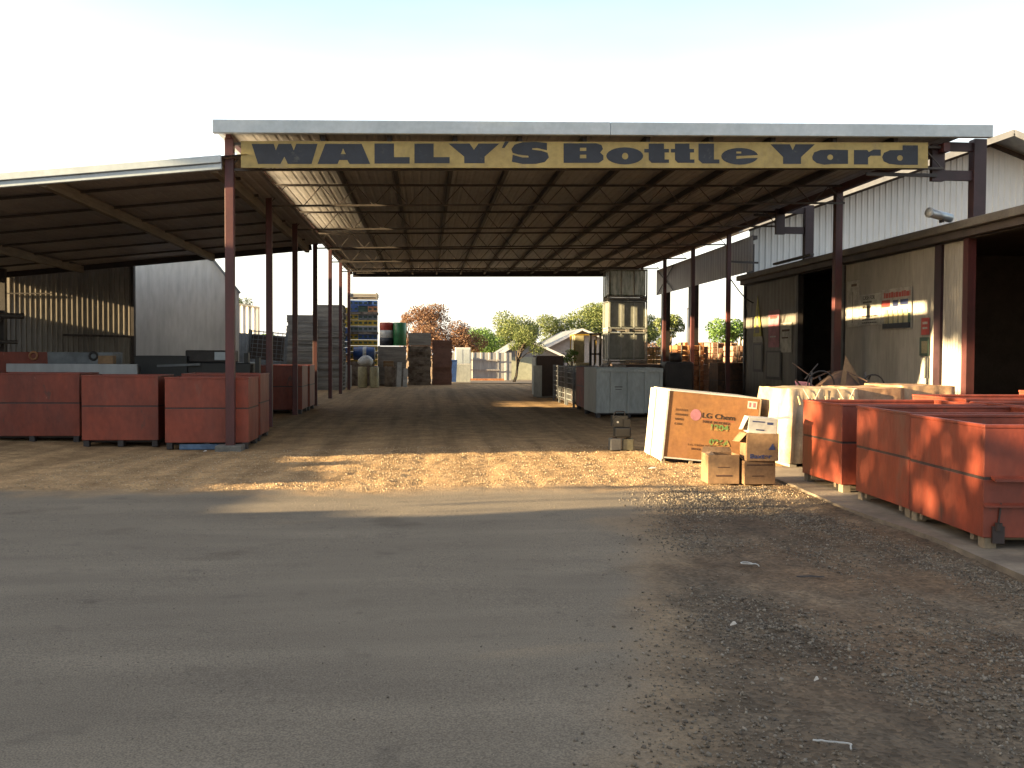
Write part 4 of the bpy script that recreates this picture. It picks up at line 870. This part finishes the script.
# ------------------------------------------------------------------ litter
def squig(name, label, loc, m, s, seed):
    rg = random.Random(seed); mb = MB(); p = Vector((0, 0, .008)); a = rg.random()*6
    for i in range(12): q = p+Vector((math.cos(a)*s, math.sin(a)*s*.8, rg.uniform(-.002, .004))); q.z = max(.006, q.z); mb.tube(p, q, .004, n=5); p = q; a += rg.uniform(-.3, 1.1)
    o = mb.build(name, m); o.location = (loc[0], loc[1], gh(loc[0], loc[1])+.006); tag(o, label, 'litter')
squig('plastic_strap', 'curled white plastic strap on the gravel toward the right bins', (2.5, 7.25), 'whi', .035, 3)
squig('plastic_strap', 'tangled white strap lying on the gravel at the bottom right', (1.72, 3.85), 'whi', .018, 8)
mb = MB(); mb.add([(-.1, -.004, 0), (0, .006, 0), (.1, -.002, 0), (.1, .006, 0), (0, .016, 0), (-.1, .005, 0), (-.1, 0, .008), (0, .011, .012), (.1, .002, .008)], [(0, 1, 7, 6), (1, 2, 8, 7), (5, 6, 7, 4), (4, 7, 8, 3)]); o = mb.build('wooden_stick', 'dark'); o.location = (2.78, 6.95, gh(2.78, 6.95)+.004); o.rotation_euler = (0, 0, R(-8)); tag(o, 'thin dark stick lying right of the curled white strap', 'stick')
for (px, py, lb, s) in ((652, 470, 'white paper scrap on the sunlit dirt left of the orange crate', .06), (205, 446, 'pale scrap beside the footing of the front left post', .035), (733, 626, 'tan paper scrap on the gravel below the curled strap', .02), (816, 683, 'small white scrap on the lower right gravel', .012)):
    g_ = onG(px, py); mb = MB(); mb.add([(-s, -s*.5, .01), (s, -s*.6, .02), (s*.8, s*.5, .03), (-s*.7, s*.6, .012), (0, 0, .035)], [(0, 1, 4), (1, 2, 4), (2, 3, 4), (3, 0, 4)]); o = mb.build('paper_scrap', 'cardw'); o.location = (g_.x, g_.y, gh(g_.x, g_.y)+.003); tag(o, lb, 'litter')
# ------------------------------------------------------------------ behind the left bins
tr_ = T('concrete_trough', 'long pale weathered panel lying on stacked goods behind the leftmost red bins', 'panel', (-7.2, 21.2, 0))
mb = MB(); mb.box(-1.35, 1.25, -.05, .05, 1.02, 1.36); mb.build('face_panel', 'pale', tr_, bevel=.01)
mb = MB(); mb.box(-1.3, -1.1, 0.06, .4, 0, 1.3); mb.box(1.0, 1.2, .06, .4, 0, 1.3); mb.build('support', 'dark', tr_)
db = make_bin('black_steel_bin', 'low black bin in front of the pale metal building, left of the machine', 1.15, 1.2, 1.5, (-6.55, 23.1, 0), 0, 'blk')
mc = T('scrap_machine', 'dark machine block carrying a pale blue label plate, behind the front red bins', 'machine', (-5.2, 23.2, 0))
mb = MB(); mb.box(-.3, 1.2, 0, 1.2, 0, 1.38); mb.build('base_case', 'blk', mc, bevel=.03)
mb = MB(); mb.box(-.28, .75, .1, 1.0, 1.38, 1.66); mb.build('upper_case', 'dark', mc, bevel=.03)
mb = MB(); mb.box(.38, .7, .08, .098, 1.44, 1.62); mb.build('label_plate', 'flash', mc)
mb = MB(); mb.bar((-.85, -.05, 1.30), (.1, -.05, 1.34), .16, .05); mb.build('flat_bar', 'greyf', mc)
for k, (x, h) in enumerate(((1.0, 1.6), (1.25, 1.5), (1.5, 1.55))): mb = MB(); mb.box(x, x+.1, .3, .5, 0, h); mb.build('lever', 'blk', mc)
# items on the left rack
rk = T('pipe_rack', 'dark steel rack with long pipes and sheets at the left edge under the shed', 'rack', (-11.5, 25.0, 0))
for x in (-1.2, 1.3): mb = MB(); mb.box(x-.05, x+.05, .0, .1, 0, 2.6); mb.build('upright', 'dark', rk)
for z in (1.75, 2.35): mb = MB(); mb.bar((-1.3, -.2, z), (1.35, -.2, z), .05, .06); mb.build('arm', 'dark', rk)
for i, (z, r, L_) in enumerate(((2.52, .09, 2.35), (2.46, .07, 1.9), (1.9, .06, 2.2), (1.88, .05, 1.9))):
    mb = MB(); mb.tube((-3.5, -.3-.15*(i % 2), z), (L_-.4, -.35-.15*(i % 2), z-.07), r, r*.8, 10); mb.build('pipe', 'truss', rk, True)
mb = MB(); mb.box(-2.0, 1.25, -.6, -.1, 1.68, 1.72); mb.build('shelf_sheet', 'greyf', rk)
for (x, y, z, s, m_, nm, lb) in ((-9.0, 23.0, 0, 1.45, 'bin', 'red_machine_box', 'red metal box with an orange ring at the left edge above the bins'), (-7.45, 22.6, 0, .95, 'greyf', 'grey_trough', 'dark grey trough sitting behind the long pale panel')):
    t = T(nm, lb, 'box', (x, y, z)); mb = MB(); prism(mb, [(-s*.62, 0), (s*.62, 0), (s*.7, 1.58), (-s*.7, 1.58)], 'y', -.35, .35); mb.build('case', m_, t, bevel=.02)
    mb = MB(); mb.torus((s*.3, -.38, 1.52), .08, .025, 'y'); mb.build('ring', 'org' if m_ == 'bin' else 'dark', t)  # ring coloured orange on the red box, dark on the trough
t = T('small_carton', 'small brown carton on the long pale panel', 'box', (-6.6, 21.25, 1.362)); mb = MB(); mb.box(-.15, .15, -.04, .2, 0, .17); mb.build('carton_body', 'card', t, bevel=.01); mb = MB(); mb.box(-.15, .15, .06, .1, .1705, .1715); mb.build('packing_tape', 'rope', t)
# ------------------------------------------------------------------ pallets
def make_pallet(label, loc, group, W=1.16, D=1.1, h=.152, m='wood', rz=0):
    t = T('wooden_pallet', label, 'pallet', loc, rz, group)
    mb = MB()
    for i in range(6): x = (W-.13)*i/5; mb.box(x, x+.13, 0, D, h-.03, h)
    mb.box(0, W, -.014, -.003, .0, .045); mb.box(0, W, -.014, -.003, .09, h+.003); mb.box(-.014, -.003, 0, D, .0, .045); mb.box(-.014, -.003, 0, D, .09, h+.003)
    mb.build('deck', m, t)
    for y in (0, D/2-.04, D-.08):
        mb = MB(); mb.box(0, W, y, y+.08, .02, h-.03); mb.build('bearer', m, t)
    mb = MB()
    for x in (0, W/2-.06, W-.12): mb.box(x, x+.12, 0, D, 0, .02)
    mb.build('bottom_board', m, t); return t
def pallet_stack(x, y, n, where, group, m='wood', z0=0, first=None, W=1.16):
    t = None
    for k in range(n):
        jx, jy = rnd.uniform(-.03, .03), rnd.uniform(-.05, .05); z = z0+k*.155
        lb = ('bottom pallet of ' if k == 0 else 'top pallet of ' if k == n-1 else '%s pallet up in ' % ORD[k])+where
        if t is None: t = make_pallet(lb, (x+jx, y+jy, z), group, W=W, m=m)
        else: dup(t, (x+jx, y+jy, z), rnd.uniform(-.01, .01), lb)
ORD = ['first', 'second', 'third', 'fourth', 'fifth', 'sixth', 'seventh', 'eighth', 'ninth', 'tenth', 'eleventh', 'twelfth', 'thirteenth', 'fourteenth', 'fifteenth', 'sixteenth', 'seventeenth', 'eighteenth', 'nineteenth', 'twentieth', 'twenty-first', 'twenty-second', 'twenty-third', 'twenty-fourth']
M['wood_r'] = mat('reddish_pallet_wood', (.32, .16, .12), .8, 0, scale=3, col2=(.22, .12, .09)); M['wood_b'] = mat('brown_pallet_wood', (.38, .31, .25), .85, 0, scale=3, col2=(.12, .09, .07))
pallet_stack(-.90, 51.5, 13, 'the tall grey stack in the middle distance', 'pallets in the tall grey stack', 'wood_b')
t = T('pallet_collar', 'grey slatted box on top of the tall grey pallet stack', 'crate', (-.90, 51.5, 2.03)); mb = MB(); [mb.box(0, 1.16, 0, 1.1, .02+.125*k, .14+.125*k) for k in range(5)]; mb.build('slatted_side', 'wood', t); mb = MB(); mb.box(.04, 1.12, .04, 1.06, 0, .66); mb.build('inner_box', 'wood_b', t)
pallet_stack(.34, 51.6, 15, 'the red-brown stack right of the tall grey one', 'pallets in the red-brown stack', 'wood_r', W=1.0)
pallet_stack(-5.95, 43.6, 21, 'the left grey stack behind the posts', 'pallets in the left grey stack', 'wood')
pallet_stack(-4.75, 43.9, 24, 'the grey stack beside the left grey one, behind the posts', 'pallets in the second grey stack', 'wood')
pallet_stack(-5.3, 47.5, 24, 'the rear grey stack behind the posts', 'pallets in the rear grey stack', 'wood_b')
# grey timber box wall with carton
def slat_box(name, label, loc, W, D, H, m='wood', group=None, n=6):
    t = T(name, label, 'crate', loc, 0, group)
    mb = MB()
    for k in range(n): z = .08+(H-.1)*k/n; mb.box(0, W, 0, .025, z, z+(H-.1)/n-.015); mb.box(0, .025, .03, D, z, z+(H-.1)/n-.015); mb.box(W-.025, W, .03, D, z, z+(H-.1)/n-.015)
    mb.build('side_slats', m, t)
    for x in (.03, W-.1): mb = MB(); mb.box(x, x+.08, -.022, -.001, 0, H); mb.build('batten', m, t)
    mb = MB(); mb.box(.03, W-.03, .03, D-.03, 0, H-.06); mb.build('load', 'wood_b', t); return t
slat_box('timber_box', 'grey timber box under the striped and green drums', (-2.4, 50.0, 0), 1.4, 1.2, 2.0, n=9)
slat_box('timber_box', 'weathered timber box left of the yellow crates, low behind the far post', (-3.9, 49.8, 0), 1.3, 1.2, 1.25, 'wood_b')
t = T('brown_carton', 'brown carton against the grey timber box', 'box', (-2.1, 49.6, .95)); mb = MB(); mb.box(0, .5, 0, .35, 0, .3); mb.build('carton_body', 'card', t, bevel=.01); mb = MB(); mb.box(.0, .5, -.003, -.001, .13, .17); mb.build('packing_tape', 'rope', t)
slat_box('plank_crate', 'brown crate under the carton, right of the cream drums', (-2.0, 48.6, 0), .55, .6, 1.02, 'wood_b')
# drums
def drum(label, loc, bands, r=.30, h=.95, group=None, name='plastic_drum'):
    t = T(name, label, 'drum', loc, 0, group); n = len(bands)
    for i, m in enumerate(bands):
        z0, z1 = h*i/n, h*(i+1)/n; mb = MB()
        pf = [(r*.96 if i == 0 else r, z0), (r, z0+.03), (r*1.02, (z0+z1)/2), (r, z1-.03 if i == n-1 else z1)]+([(r*.93, z1), (0, z1)] if i == n-1 else []); mb.lathe(pf, n=20); mb.build('drum_band' if n > 1 else 'drum_body', m, t, True)
    mb = MB(); mb.torus((0, 0, h*.97), r*.97, .012); mb.build('top_ring', bands[-1], t, True)
    mb = MB(); mb.tube((.12, 0, h), (.12, 0, h+.02), .035); mb.build('bung', 'whi', t); return t
drum('tall drum banded red, white and dark, standing on the grey timber box', (-1.98, 50.5, 2.01), ['ink', 'whi', 'red'], .34, 1.16)
drum('green drum standing right of the banded one on the timber box', (-1.32, 50.4, 2.01), ['grn'], .33, 1.16)
drum('cream drum left of its twin, in front of the far pallets', (-2.99, 47.6, 0), ['cream'], .22, .98)
drum('cream drum right of its twin, beside the brown crate', (-2.44, 47.6, 0), ['cream'], .22, .98)
drum('pale drum left of the cream pair behind the far post', (-3.75, 47.9, 0), ['cardw'], .22, 1.05)
t = T('white_bag', 'white bulging bag resting on the left cream drum', 'bag', (-2.85, 47.75, 1.02)); mb = MB()
mb.lathe([(0, 0), (.28, .02), (.37, .14), (.35, .30), (.24, .42), (.1, .50), (0, .5)], n=14); mb.v = [(x*(1+.12*noise.noise(Vector((x*4, y*4, z*4)))), y*(1+.15*noise.noise(Vector((y*5, x*4, z*3)))), z) for x, y, z in mb.v]; mb.build('bag_body', 'whi', t, True)
t = T('blue_drum', 'blue and white drum lying on its side above the cream drums', 'drum', (-3.5, 48.9, 1.28)); mb = MB(); mb.tube((0, 0, .33), (1.0, 0, .33), .33, n=18); mb.build('drum_body', 'blu', t, True); mb = MB(); mb.tube((.45, 0, .33), (.62, 0, .33), .34, n=18); mb.tube((1.0, 0, .33), (1.03, 0, .33), .3, n=18); mb.build('white_band', 'whi', t, True)
for (x, y, h, m_, lb) in ((-1.42, 48.5, 1.2, 'whi', 'white panel standing upright right of the brown crate'), (-1.12, 48.4, .9, 'whi', 'narrow white board between the crate and the tall stack'), (-3.95, 47.0, 1.2, 'zinc', 'pale sheet leaning behind the far left posts')):
    mb = MB(); mb.add([(0, 0, 0), (.22, 0, 0), (.26, .12, h), (.04, .12, h), (0, .04, 0), (.22, .04, 0), (.26, .16, h), (.04, .16, h)], [(0, 1, 2, 3), (7, 6, 5, 4), (0, 4, 5, 1), (1, 5, 6, 2), (2, 6, 7, 3), (3, 7, 4, 0)]); o = mb.build('upright_board', m_); o.location = (x, y, 0); tag(o, lb, 'board')
# stacks of coloured bottle crates
def bcrate(label, loc, m, group, W=.48, D=.4, H=.29):
    t = T('bottle_crate', label, 'crate', loc, 0, group); mb = MB()
    mb.box(0, W, 0, .02, 0, .09); mb.box(0, W, 0, .02, .2, H); mb.box(0, .03, 0, .02, .09, .2); mb.box(W-.03, W, 0, .02, .09, .2); mb.box(W/2-.05, W/2+.05, 0, .02, .09, .2)
    mb.box(0, .02, .02, D, 0, H); mb.box(W-.02, W, .02, D, 0, H); mb.box(0, W, D-.02, D, 0, H); mb.build('crate_shell', m, t)
    mb = MB(); mb.box(.02, W-.02, .025, D-.02, .01, .24); mb.build('bottle_load', 'dgrn', t); return t
protos = {}
rg = random.Random(12); cols = ['yel', 'blu', 'greyf', 'yel', 'org', 'dgrn', 'yel', 'blu']
def crate_stack(x, y, nx_, nz, z0, where, seed):
    rg = random.Random(seed)
    for k in range(nz):
        row = rg.choice(cols); z = z0+k*.305+(k//3)*.10
        if k % 3 == 0:
            make_pallet('pallet under the %s crate layer of the %s' % (ORD[k], where), (x, y-.05, z-.13), 'pallets between the crates', W=nx_*.49, D=1.0, h=.12, m='wood_b')
        for i in range(nx_):
            m = row if rg.random() < .55 else rg.choice(cols); cn_ = {'yel': 'yellow', 'blu': 'blue', 'dgrn': 'dark green', 'greyf': 'grey', 'org': 'orange'}[m]
            lb = '%s bottle crate, %s layer up, %s from left, %s' % (cn_, ORD[k], ORD[i], where); loc = (x+.49*i, y+rg.uniform(-.03, .03), z)
            if m not in protos: protos[m] = bcrate(lb, loc, m, 'coloured bottle crates')
            else: dup(protos[m], loc, 0, lb)
crate_stack(-3.95, 51.6, 3, 11, .7, 'tall coloured stack', 5)
crate_stack(-5.45, 51.0, 3, 10, .6, 'stack behind far left posts', 8)
slat_box('timber_box', 'pale timber box topping the tall coloured crate stack', (-3.97, 51.6, 4.42), 1.5, 1.0, .3, 'wood', n=2)
# tilted mesh bins on the left
for i, (x, y, z, lb) in enumerate(((-7.1, 40.2, 1.25, 'tilted grey mesh crate on top, left of the pallet stacks'), (-7.2, 40.2, 0, 'grey mesh crate at the bottom, left of the pallet stacks'))):
    s = dup(s1, (x, y, z), R(6), lb, 'mesh crates left of the pallets')
    if i == 0: s.rotation_euler = (0, R(5), R(6)); s.location.z = 1.30
# portable cabinet, blue bin, fence, garage, houses
t = T('white_cabinet', 'white glazed upright cabinet beside the blue bin in the distance', 'cabinet', (1.75, 56.0, .03)); mb = MB(); mb.box(-.1, .75, 0, .7, 0, 1.0); mb.build('lower_case', 'grey', t, bevel=.01); mb = MB(); mb.box(-.1, .75, 0, .7, 1.0, 1.95); mb.build('upper_case', 'white', t, bevel=.01); mb = MB(); mb.box(-.05, .3, -.01, -.001, 1.05, 1.85); mb.box(.36, .7, -.01, -.001, 1.05, 1.85); mb.build('glass_door', 'flash', t)
t = T('blue_wheelie_bin', 'blue upright bin between the red-brown pallets and the white cabinet', 'bin', (1.42, 55.0, .03)); mb = MB(); prism(mb, [(-.22, 0.05), (.22, 0.05), (.28, 1.2), (-.28, 1.2)], 'y', 0, .5); mb.build('bin_body', 'blu', t, bevel=.02); mb = MB(); mb.box(-.3, .3, -.03, .55, 1.2, 1.26); mb.build('lid', 'blu', t, bevel=.01)
fe = T('pale_panel_fence', 'pale panelled fence across the far end of the drive', 'fence', (3.4, 60.5, 0)); mb = MB(); mb.corr((1.0, 60.5, .03), (1, 0, 0), 4.2, 1.68, .5, .02, (0, -1, 0), True); mb.build('fence_panel', 'pale', fe)
fe.location = (0, 0, 0)
mb = MB(); mb.box(2.3, 2.48, 60.2, 60.4, .03, 1.5); mb.build('gate_post', 'cream', fe); mb = MB(); mb.box(2.5, 4.5, 60.38, 60.42, 1.22, 1.28); mb.box(2.5, 4.5, 60.38, 60.42, .62, .68); mb.build('fence_rail', 'house', fe)
mb = MB(); mb.box(2.4, 4.7, 59.6, 60.1, .03, .14); tag(mb.build('garden_edge', 'org', world=(3.4, 59.8, 0)), 'low orange-brown edging at the foot of the pale fence', 'edging')
gr_ = T('garage', 'small pale garage with a gabled roof behind the little tree', 'garage', (6, 62, 0)); O = (6, 62, 0)
mb = MB(); prism(mb, [(4.75, 0), (8.3, 0), (8.3, 1.55), (6.1, 2.5), (4.75, 1.6)], 'y', 62, 68); mb.build('wall', 'house', gr_, world=O)
mb = MB(); mb.box(4.85, 7.9, 61.95, 61.99, .03, 1.45); mb.build('roller_door', 'garage', gr_, world=O)
mb = MB()
for (a, b) in (((4.35, 1.42), (6.1, 2.55)), ((6.1, 2.55), (8.7, 1.40))): mb.add([(a[0], 61.6, a[1]), (b[0], 61.6, b[1]), (b[0], 68.4, b[1]), (a[0], 68.4, a[1]), (a[0], 61.6, a[1]+.1), (b[0], 61.6, b[1]+.1), (b[0], 68.4, b[1]+.1), (a[0], 68.4, a[1]+.1)], [(0, 1, 2, 3), (7, 6, 5, 4), (0, 4, 5, 1), (2, 6, 7, 3), (0, 3, 7, 4), (1, 5, 6, 2)])
mb.build('roof', 'hroof', gr_, world=O)
mb = MB(); mb.bar((4.35, 61.58, 1.47), (6.1, 61.58, 2.6), .04, .14); mb.bar((6.1, 61.58, 2.6), (8.7, 61.58, 1.45), .04, .14); mb.build('barge_board', 'white', gr_, world=O)
mb = MB(); mb.box(4.7, 4.82, 61.9, 61.98, 0, 1.55); mb.build('corner_post', 'cream', gr_, world=O)
hs = T('gabled_house', 'larger house with a wide pale gable behind the garage', 'house', (12, 76, 0)); O = (12, 76, 0)
mb = MB(); prism(mb, [(8.0, 0), (15.6, 0), (15.6, 1.95), (11.9, 3.45), (8.0, 1.4)], 'y', 76, 88); mb.build('wall', 'house', hs, world=O)
mb = MB()
for (a, b) in (((7.4, 1.2), (11.9, 3.5)), ((11.9, 3.5), (16.2, 1.8))): mb.add([(a[0], 75.5, a[1]), (b[0], 75.5, b[1]), (b[0], 88, b[1]), (a[0], 88, a[1]), (a[0], 75.5, a[1]+.12), (b[0], 75.5, b[1]+.12), (b[0], 88, b[1]+.12), (a[0], 88, a[1]+.12)], [(0, 1, 2, 3), (7, 6, 5, 4), (0, 4, 5, 1), (2, 6, 7, 3), (0, 3, 7, 4), (1, 5, 6, 2)])
mb.build('roof', 'hroof', hs, world=O); mb = MB(); mb.bar((7.4, 75.45, 1.25), (11.9, 75.45, 3.55), .05, .16); mb.bar((11.9, 75.45, 3.55), (16.2, 75.45, 1.85), .05, .16); mb.build('barge_board', 'white', hs, world=O)
mb = MB(); mb.box(9.4, 10.6, 75.94, 75.99, .8, 1.7); mb.build('window', 'ink', hs, world=O)
# ------------------------------------------------------------------ right distance: sunlit stacks
def stack_block(name, label, loc, W, D, H, m, nl=5, cat='stack', rz=0, group=None):
    t = T(name, label, cat, loc, rz, group); mb = MB(); rg = random.Random(int(loc[0]*100))
    nxx = max(1, int(W/.22)); nl = nl*2
    for k in range(nl):
        for i in range(nxx): z = H*k/nl; j = rg.uniform(-.06, .06); mb.box(W*i/nxx+.01, W*(i+1)/nxx-.01, j, D+j, z+.01, z+H/nl-.01)
    mb.build('stacked_load', m, t, bevel=.02); mb = MB()
    for i in range(3): mb.bar((W*(i+.5)/3, -.08, 0), (W*(i+.5)/3, -.08, H), .03, .03)
    mb.build('strapping', 'wood', t); return t
GS = 'wrapped bottle stacks beyond the right posts'
stack_block('wrapped_stack', 'sunlit orange wrapped stack between the second and third right posts', (9.75, 38.2, 0), 1.1, 1.2, 2.0, 'org', group=GS)
stack_block('wrapped_stack', 'orange and white stack right of the third rear post', (11.0, 37.6, 0), 1.2, 1.2, 2.1, 'dirtpink', group=GS)
stack_block('wrapped_stack', 'reddish wrapped stack next to the workshop corner', (10.55, 33.6, 0), .85, 1.1, 1.95, 'dirtpink', group=GS)
stack_block('wrapped_stack', 'pale straw-coloured stack at the far right beyond the posts', (9.4, 46.5, 0), 1.8, 1.2, 2.0, 'cream', group=GS)
stack_block('wrapped_stack', 'orange stack farthest right beyond the posts', (11.6, 44, 0), 1.6, 1.2, 2.2, 'org', group=GS)
stack_block('wrapped_stack', 'dark crate stack tucked against the workshop corner', (10.9, 31.9, 0), .7, .9, 2.0, 'brown', group=GS)
make_bin('brown_steel_bin', 'brown bin standing between the third and fourth right posts', 1.1, 1.1, 1.32, (9.75, 32.6, 0), 0, 'rust')
t = T('black_machine', 'black bulky machine between the right posts behind the orange crate', 'machine', (7.3, 29.9, 0)); mb = MB(); mb.box(0, .9, 0, .8, 0, 1.4); mb.build('case', 'dark', t, bevel=.08); mb = MB(); mb.lathe([(0, 0), (.2, 0), (.2, .12), (.16, .26), (0, .27)], (.4, .4, 1.4), 12); mb.build('dome', 'dark', t, True)
rgn = random.Random(3)
sb = None
for i in range(26):
    x, y = 10.6+rgn.random()*1.7, 33.7+rgn.random()*1.0; z = 1.96 if x < 11.4 else 2.0
    if x > 11.4: y = 32.0+rgn.random()*.7; x = 10.95+rgn.random()*.6
    if sb is None:
        mb = MB(); mb.lathe([(.05, 0), (.055, .16), (.02, .22), (.02, .3)], n=8); sb = mb.build('loose_bottle', 'whi', smooth=True); sb.location = (x, y, z); tag(sb, 'clear glass bottle standing on the stacks by the workshop corner', 'bottle', 'loose bottles on the stacks')
    else: c = sb.copy(); COL.objects.link(c); c.location = (x, y, z)
pl = T('light_pole', 'thin pale street pole beyond the right posts', 'pole', (15.4, 58, 0)); mb = MB(); mb.tube((0, 0, 0), (0, 0, 4.4), .08, .06); mb.build('shaft', 'pale', pl); mb = MB(); mb.tube((0, 0, 4.35), (.4, 0, 4.5), .035); mb.box(.3, .6, -.08, .08, 4.48, 4.55); mb.build('lamp_arm', 'pale', pl)
# ------------------------------------------------------------------ trees in the distance
DT = 'trees beyond the yard'
tree('street_tree', 'small olive tree with a leaning trunk before the garage', (4.95, 56.5, 0), 3.3, 2.1, 1.15, 'leaf_o', 3400, .12, 3, 12, lean=.7, trunk_r=.09)
tree('brown_tree', 'reddish-brown tree left of the pale fence, above the pallets', (.0, 75, 0), 5.4, 4.4, 1.0, 'leaf_b', 5500, .2, 5, 22, DT)
tree('brown_tree', 'smaller rust-brown tree right of the taller brown one', (2.6, 74, 0), 4.2, 3.4, .8, 'leaf_b', 4000, .18, 6, 16, DT)
tree('brown_tree', 'thin pale-brown tree above the green drum', (-1.5, 77, 0), 4.8, 1.8, 2.6, 'leaf_b', 700, .16, 9, 8, DT)
tree('green_tree', 'bright green low tree above the left end of the pale fence', (5.0, 84, 0), 3.9, 4.6, .3, 'leaf_g', 6000, .2, 7, 18, DT)
tree('olive_tree', 'tall olive tree above the pale fence', (7.8, 88, 0), 5.6, 5.4, .8, 'leaf_o', 7500, .22, 8, 22, DT)
tree('olive_tree', 'olive tree right behind the garage', (12.2, 92, 0), 5.4, 5.4, .8, 'leaf_o', 6500, .22, 11, 20, DT)
tree('olive_tree', 'broadest olive tree behind the gabled house', (16.4, 94, 0), 6.7, 7.6, .8, 'leaf_o', 11000, .24, 12, 22, DT)
tree('olive_tree', 'olive tree at the right behind the tank stack', (20.5, 94, 0), 5.6, 5.0, 1.5, 'leaf_o', 5000, .24, 13, 16, DT)
tree('green_tree', 'bright green tree between the rear right posts', (19.2, 62, 0), 4.0, 3.4, .8, 'leaf_g', 3400, .22, 14, 10, DT)
tree('olive_tree', 'dusty olive tree left of the bright green one between the right posts', (15.9, 64, 0), 4.3, 2.6, 1.2, 'leaf_o', 2200, .2, 15, 10, DT)
tree('dark_tree', 'dark small tree next to the workshop corner', (21.6, 63, 0), 3.4, 2.2, .8, 'leaf_d', 1800, .2, 16, 8, DT)
tree('brown_tree', 'low brown bush right of the tank stack', (14.5, 66, 0), 2.8, 3, .3, 'leaf_b', 1500, .2, 17, 8, DT)
tree('green_shrub', 'small bright shrub peeping over the stillages', (6.1, 42, 0), 1.9, .9, .7, 'leaf_g', 700, .08, 18, 6)
tree('dark_tree', 'small tree over the roof of the pale blue shed', (-11.3, 62, 0), 5.2, 2.0, 3.0, 'leaf_d', 900, .15, 19, 8, DT)
tree('green_tree', 'narrow green tree between the grey fence and the pallets', (-9.6, 60, 0), 3.6, 1.6, .8, 'leaf_g', 1000, .15, 20, 8, DT)
# ------------------------------------------------------------------ left of the frame: what shades the yard
nb_ = T('shade_shed', 'unseen long grey ribbed shed added left of the yard to shade it', 'shed', (-16.5, 20, 0)); O = (-16.5, 20, 0)  # unseen walls and roof, sized for where their shadow falls
mb = MB(); mb.corr((-15.6, 13.9, 0), (0, 1, 0), 12.5, 5.6, .2, .02, (1, 0, 0), True); mb.corr((-20, 13.9, 0), (1, 0, 0), 4.4, 5.6, .2, .02, (0, -1, 0), True); mb.corr((-20, 26.4, 0), (1, 0, 0), 4.4, 5.6, .2, .02, (0, 1, 0), True); mb.build('wall', 'corr2', nb_, world=O)
mb = MB(); mb.box(-20.1, -15.5, 13.8, 26.5, 5.61, 5.7); mb.build('roof', 'zinc', nb_, world=O)
mb = MB(); mb.corr((-15.6, 26.4, 0), (0, 1, 0), 4.55, 3.35, .2, .02, (1, 0, 0), True); tag(mb.build('shade_fence', 'greyf', world=(-15.6, 30, 0)), 'unseen grey fence added along the left to hold back low sun', 'fence')  # unseen; low enough to let sun reach the shed's back wall
mb = MB()
for k in range(20):
    mb.corr((-15.6-.01*(k % 2), 2+.6*k, 0), (0, 1, 0), .6, 2.60+.10*math.sin(k*2.3)+.08*math.sin(k*.9), .2, .02, (1, 0, 0), True)  # unseen added fence; uneven tops give the sunlit band a jagged edge
tag(mb.build('shade_fence', 'greyf', world=(-15.6, 8, 0)), 'unseen lower grey fence added left of the foreground to shade the ground', 'fence')
ST = 'trees left of and behind the camera'
for i, (x, y, h, w_, c0, n, sd) in enumerate([(-20, -13, 9, 8, .6, 9000, 31), (-19.5, -5.5, 9, 8, .6, 9000, 32), (-20, 1.2, 7.6, 7.0, .5, 11000, 33), (-23.5, -2, 9.5, 8, .6, 9000, 34), (-25, 4.2, 5.6, 5, .4, 6000, 35), (-19.5, 4.5, 4.7, 4.4, .4, 5200, 36), (-19.0, 6.3, 6.6, 6.0, 4.2, 800, 39), (-26, -5, 10, 9, .5, 9000, 40), (-30, -9, 10, 9, .6, 8000, 37), (-22, -20, 10, 9, .6, 8000, 38)]):
    tree('yard_tree', 'leafy tree number %s along the street left of the camera' % ORD[i], (x, y, 0), h, w_, c0, 'leaf_d', n, .42, sd, 24, ST)
gt = tree('shade_tree', 'unseen tall high-crowned tree added at the left to shade the sign', (-25, 13.0, 0), 14.5, 5.6, 8.3, 'leaf_d', 12000, .42, 51, 26, ST, lean=1.5, trunk_r=.1)  # unseen; crown shaped to shade the sign, thin trunk keeps the dirt sunlit
gt.rotation_euler = (0, 0, R(-90))
nb2 = T('rear_shade_shed', 'unseen taller grey ribbed shed added farther back at the left to shade the pale building', 'shed', (-16.5, 40, 0)); O = (-16.5, 40, 0)  # unseen caster put in to shade the pale building and far stock
mb = MB(); mb.corr((-15.6, 30.95, 0), (0, 1, 0), 21, 6.4, .2, .02, (1, 0, 0), True); mb.corr((-21, 30.95, 0), (1, 0, 0), 5.4, 6.4, .2, .02, (0, -1, 0), True); mb.build('wall', 'corr2', nb2, world=O)
mb = MB(); mb.box(-21.1, -15.5, 30.9, 52, 6.41, 6.5); mb.build('roof', 'zinc', nb2, world=O)
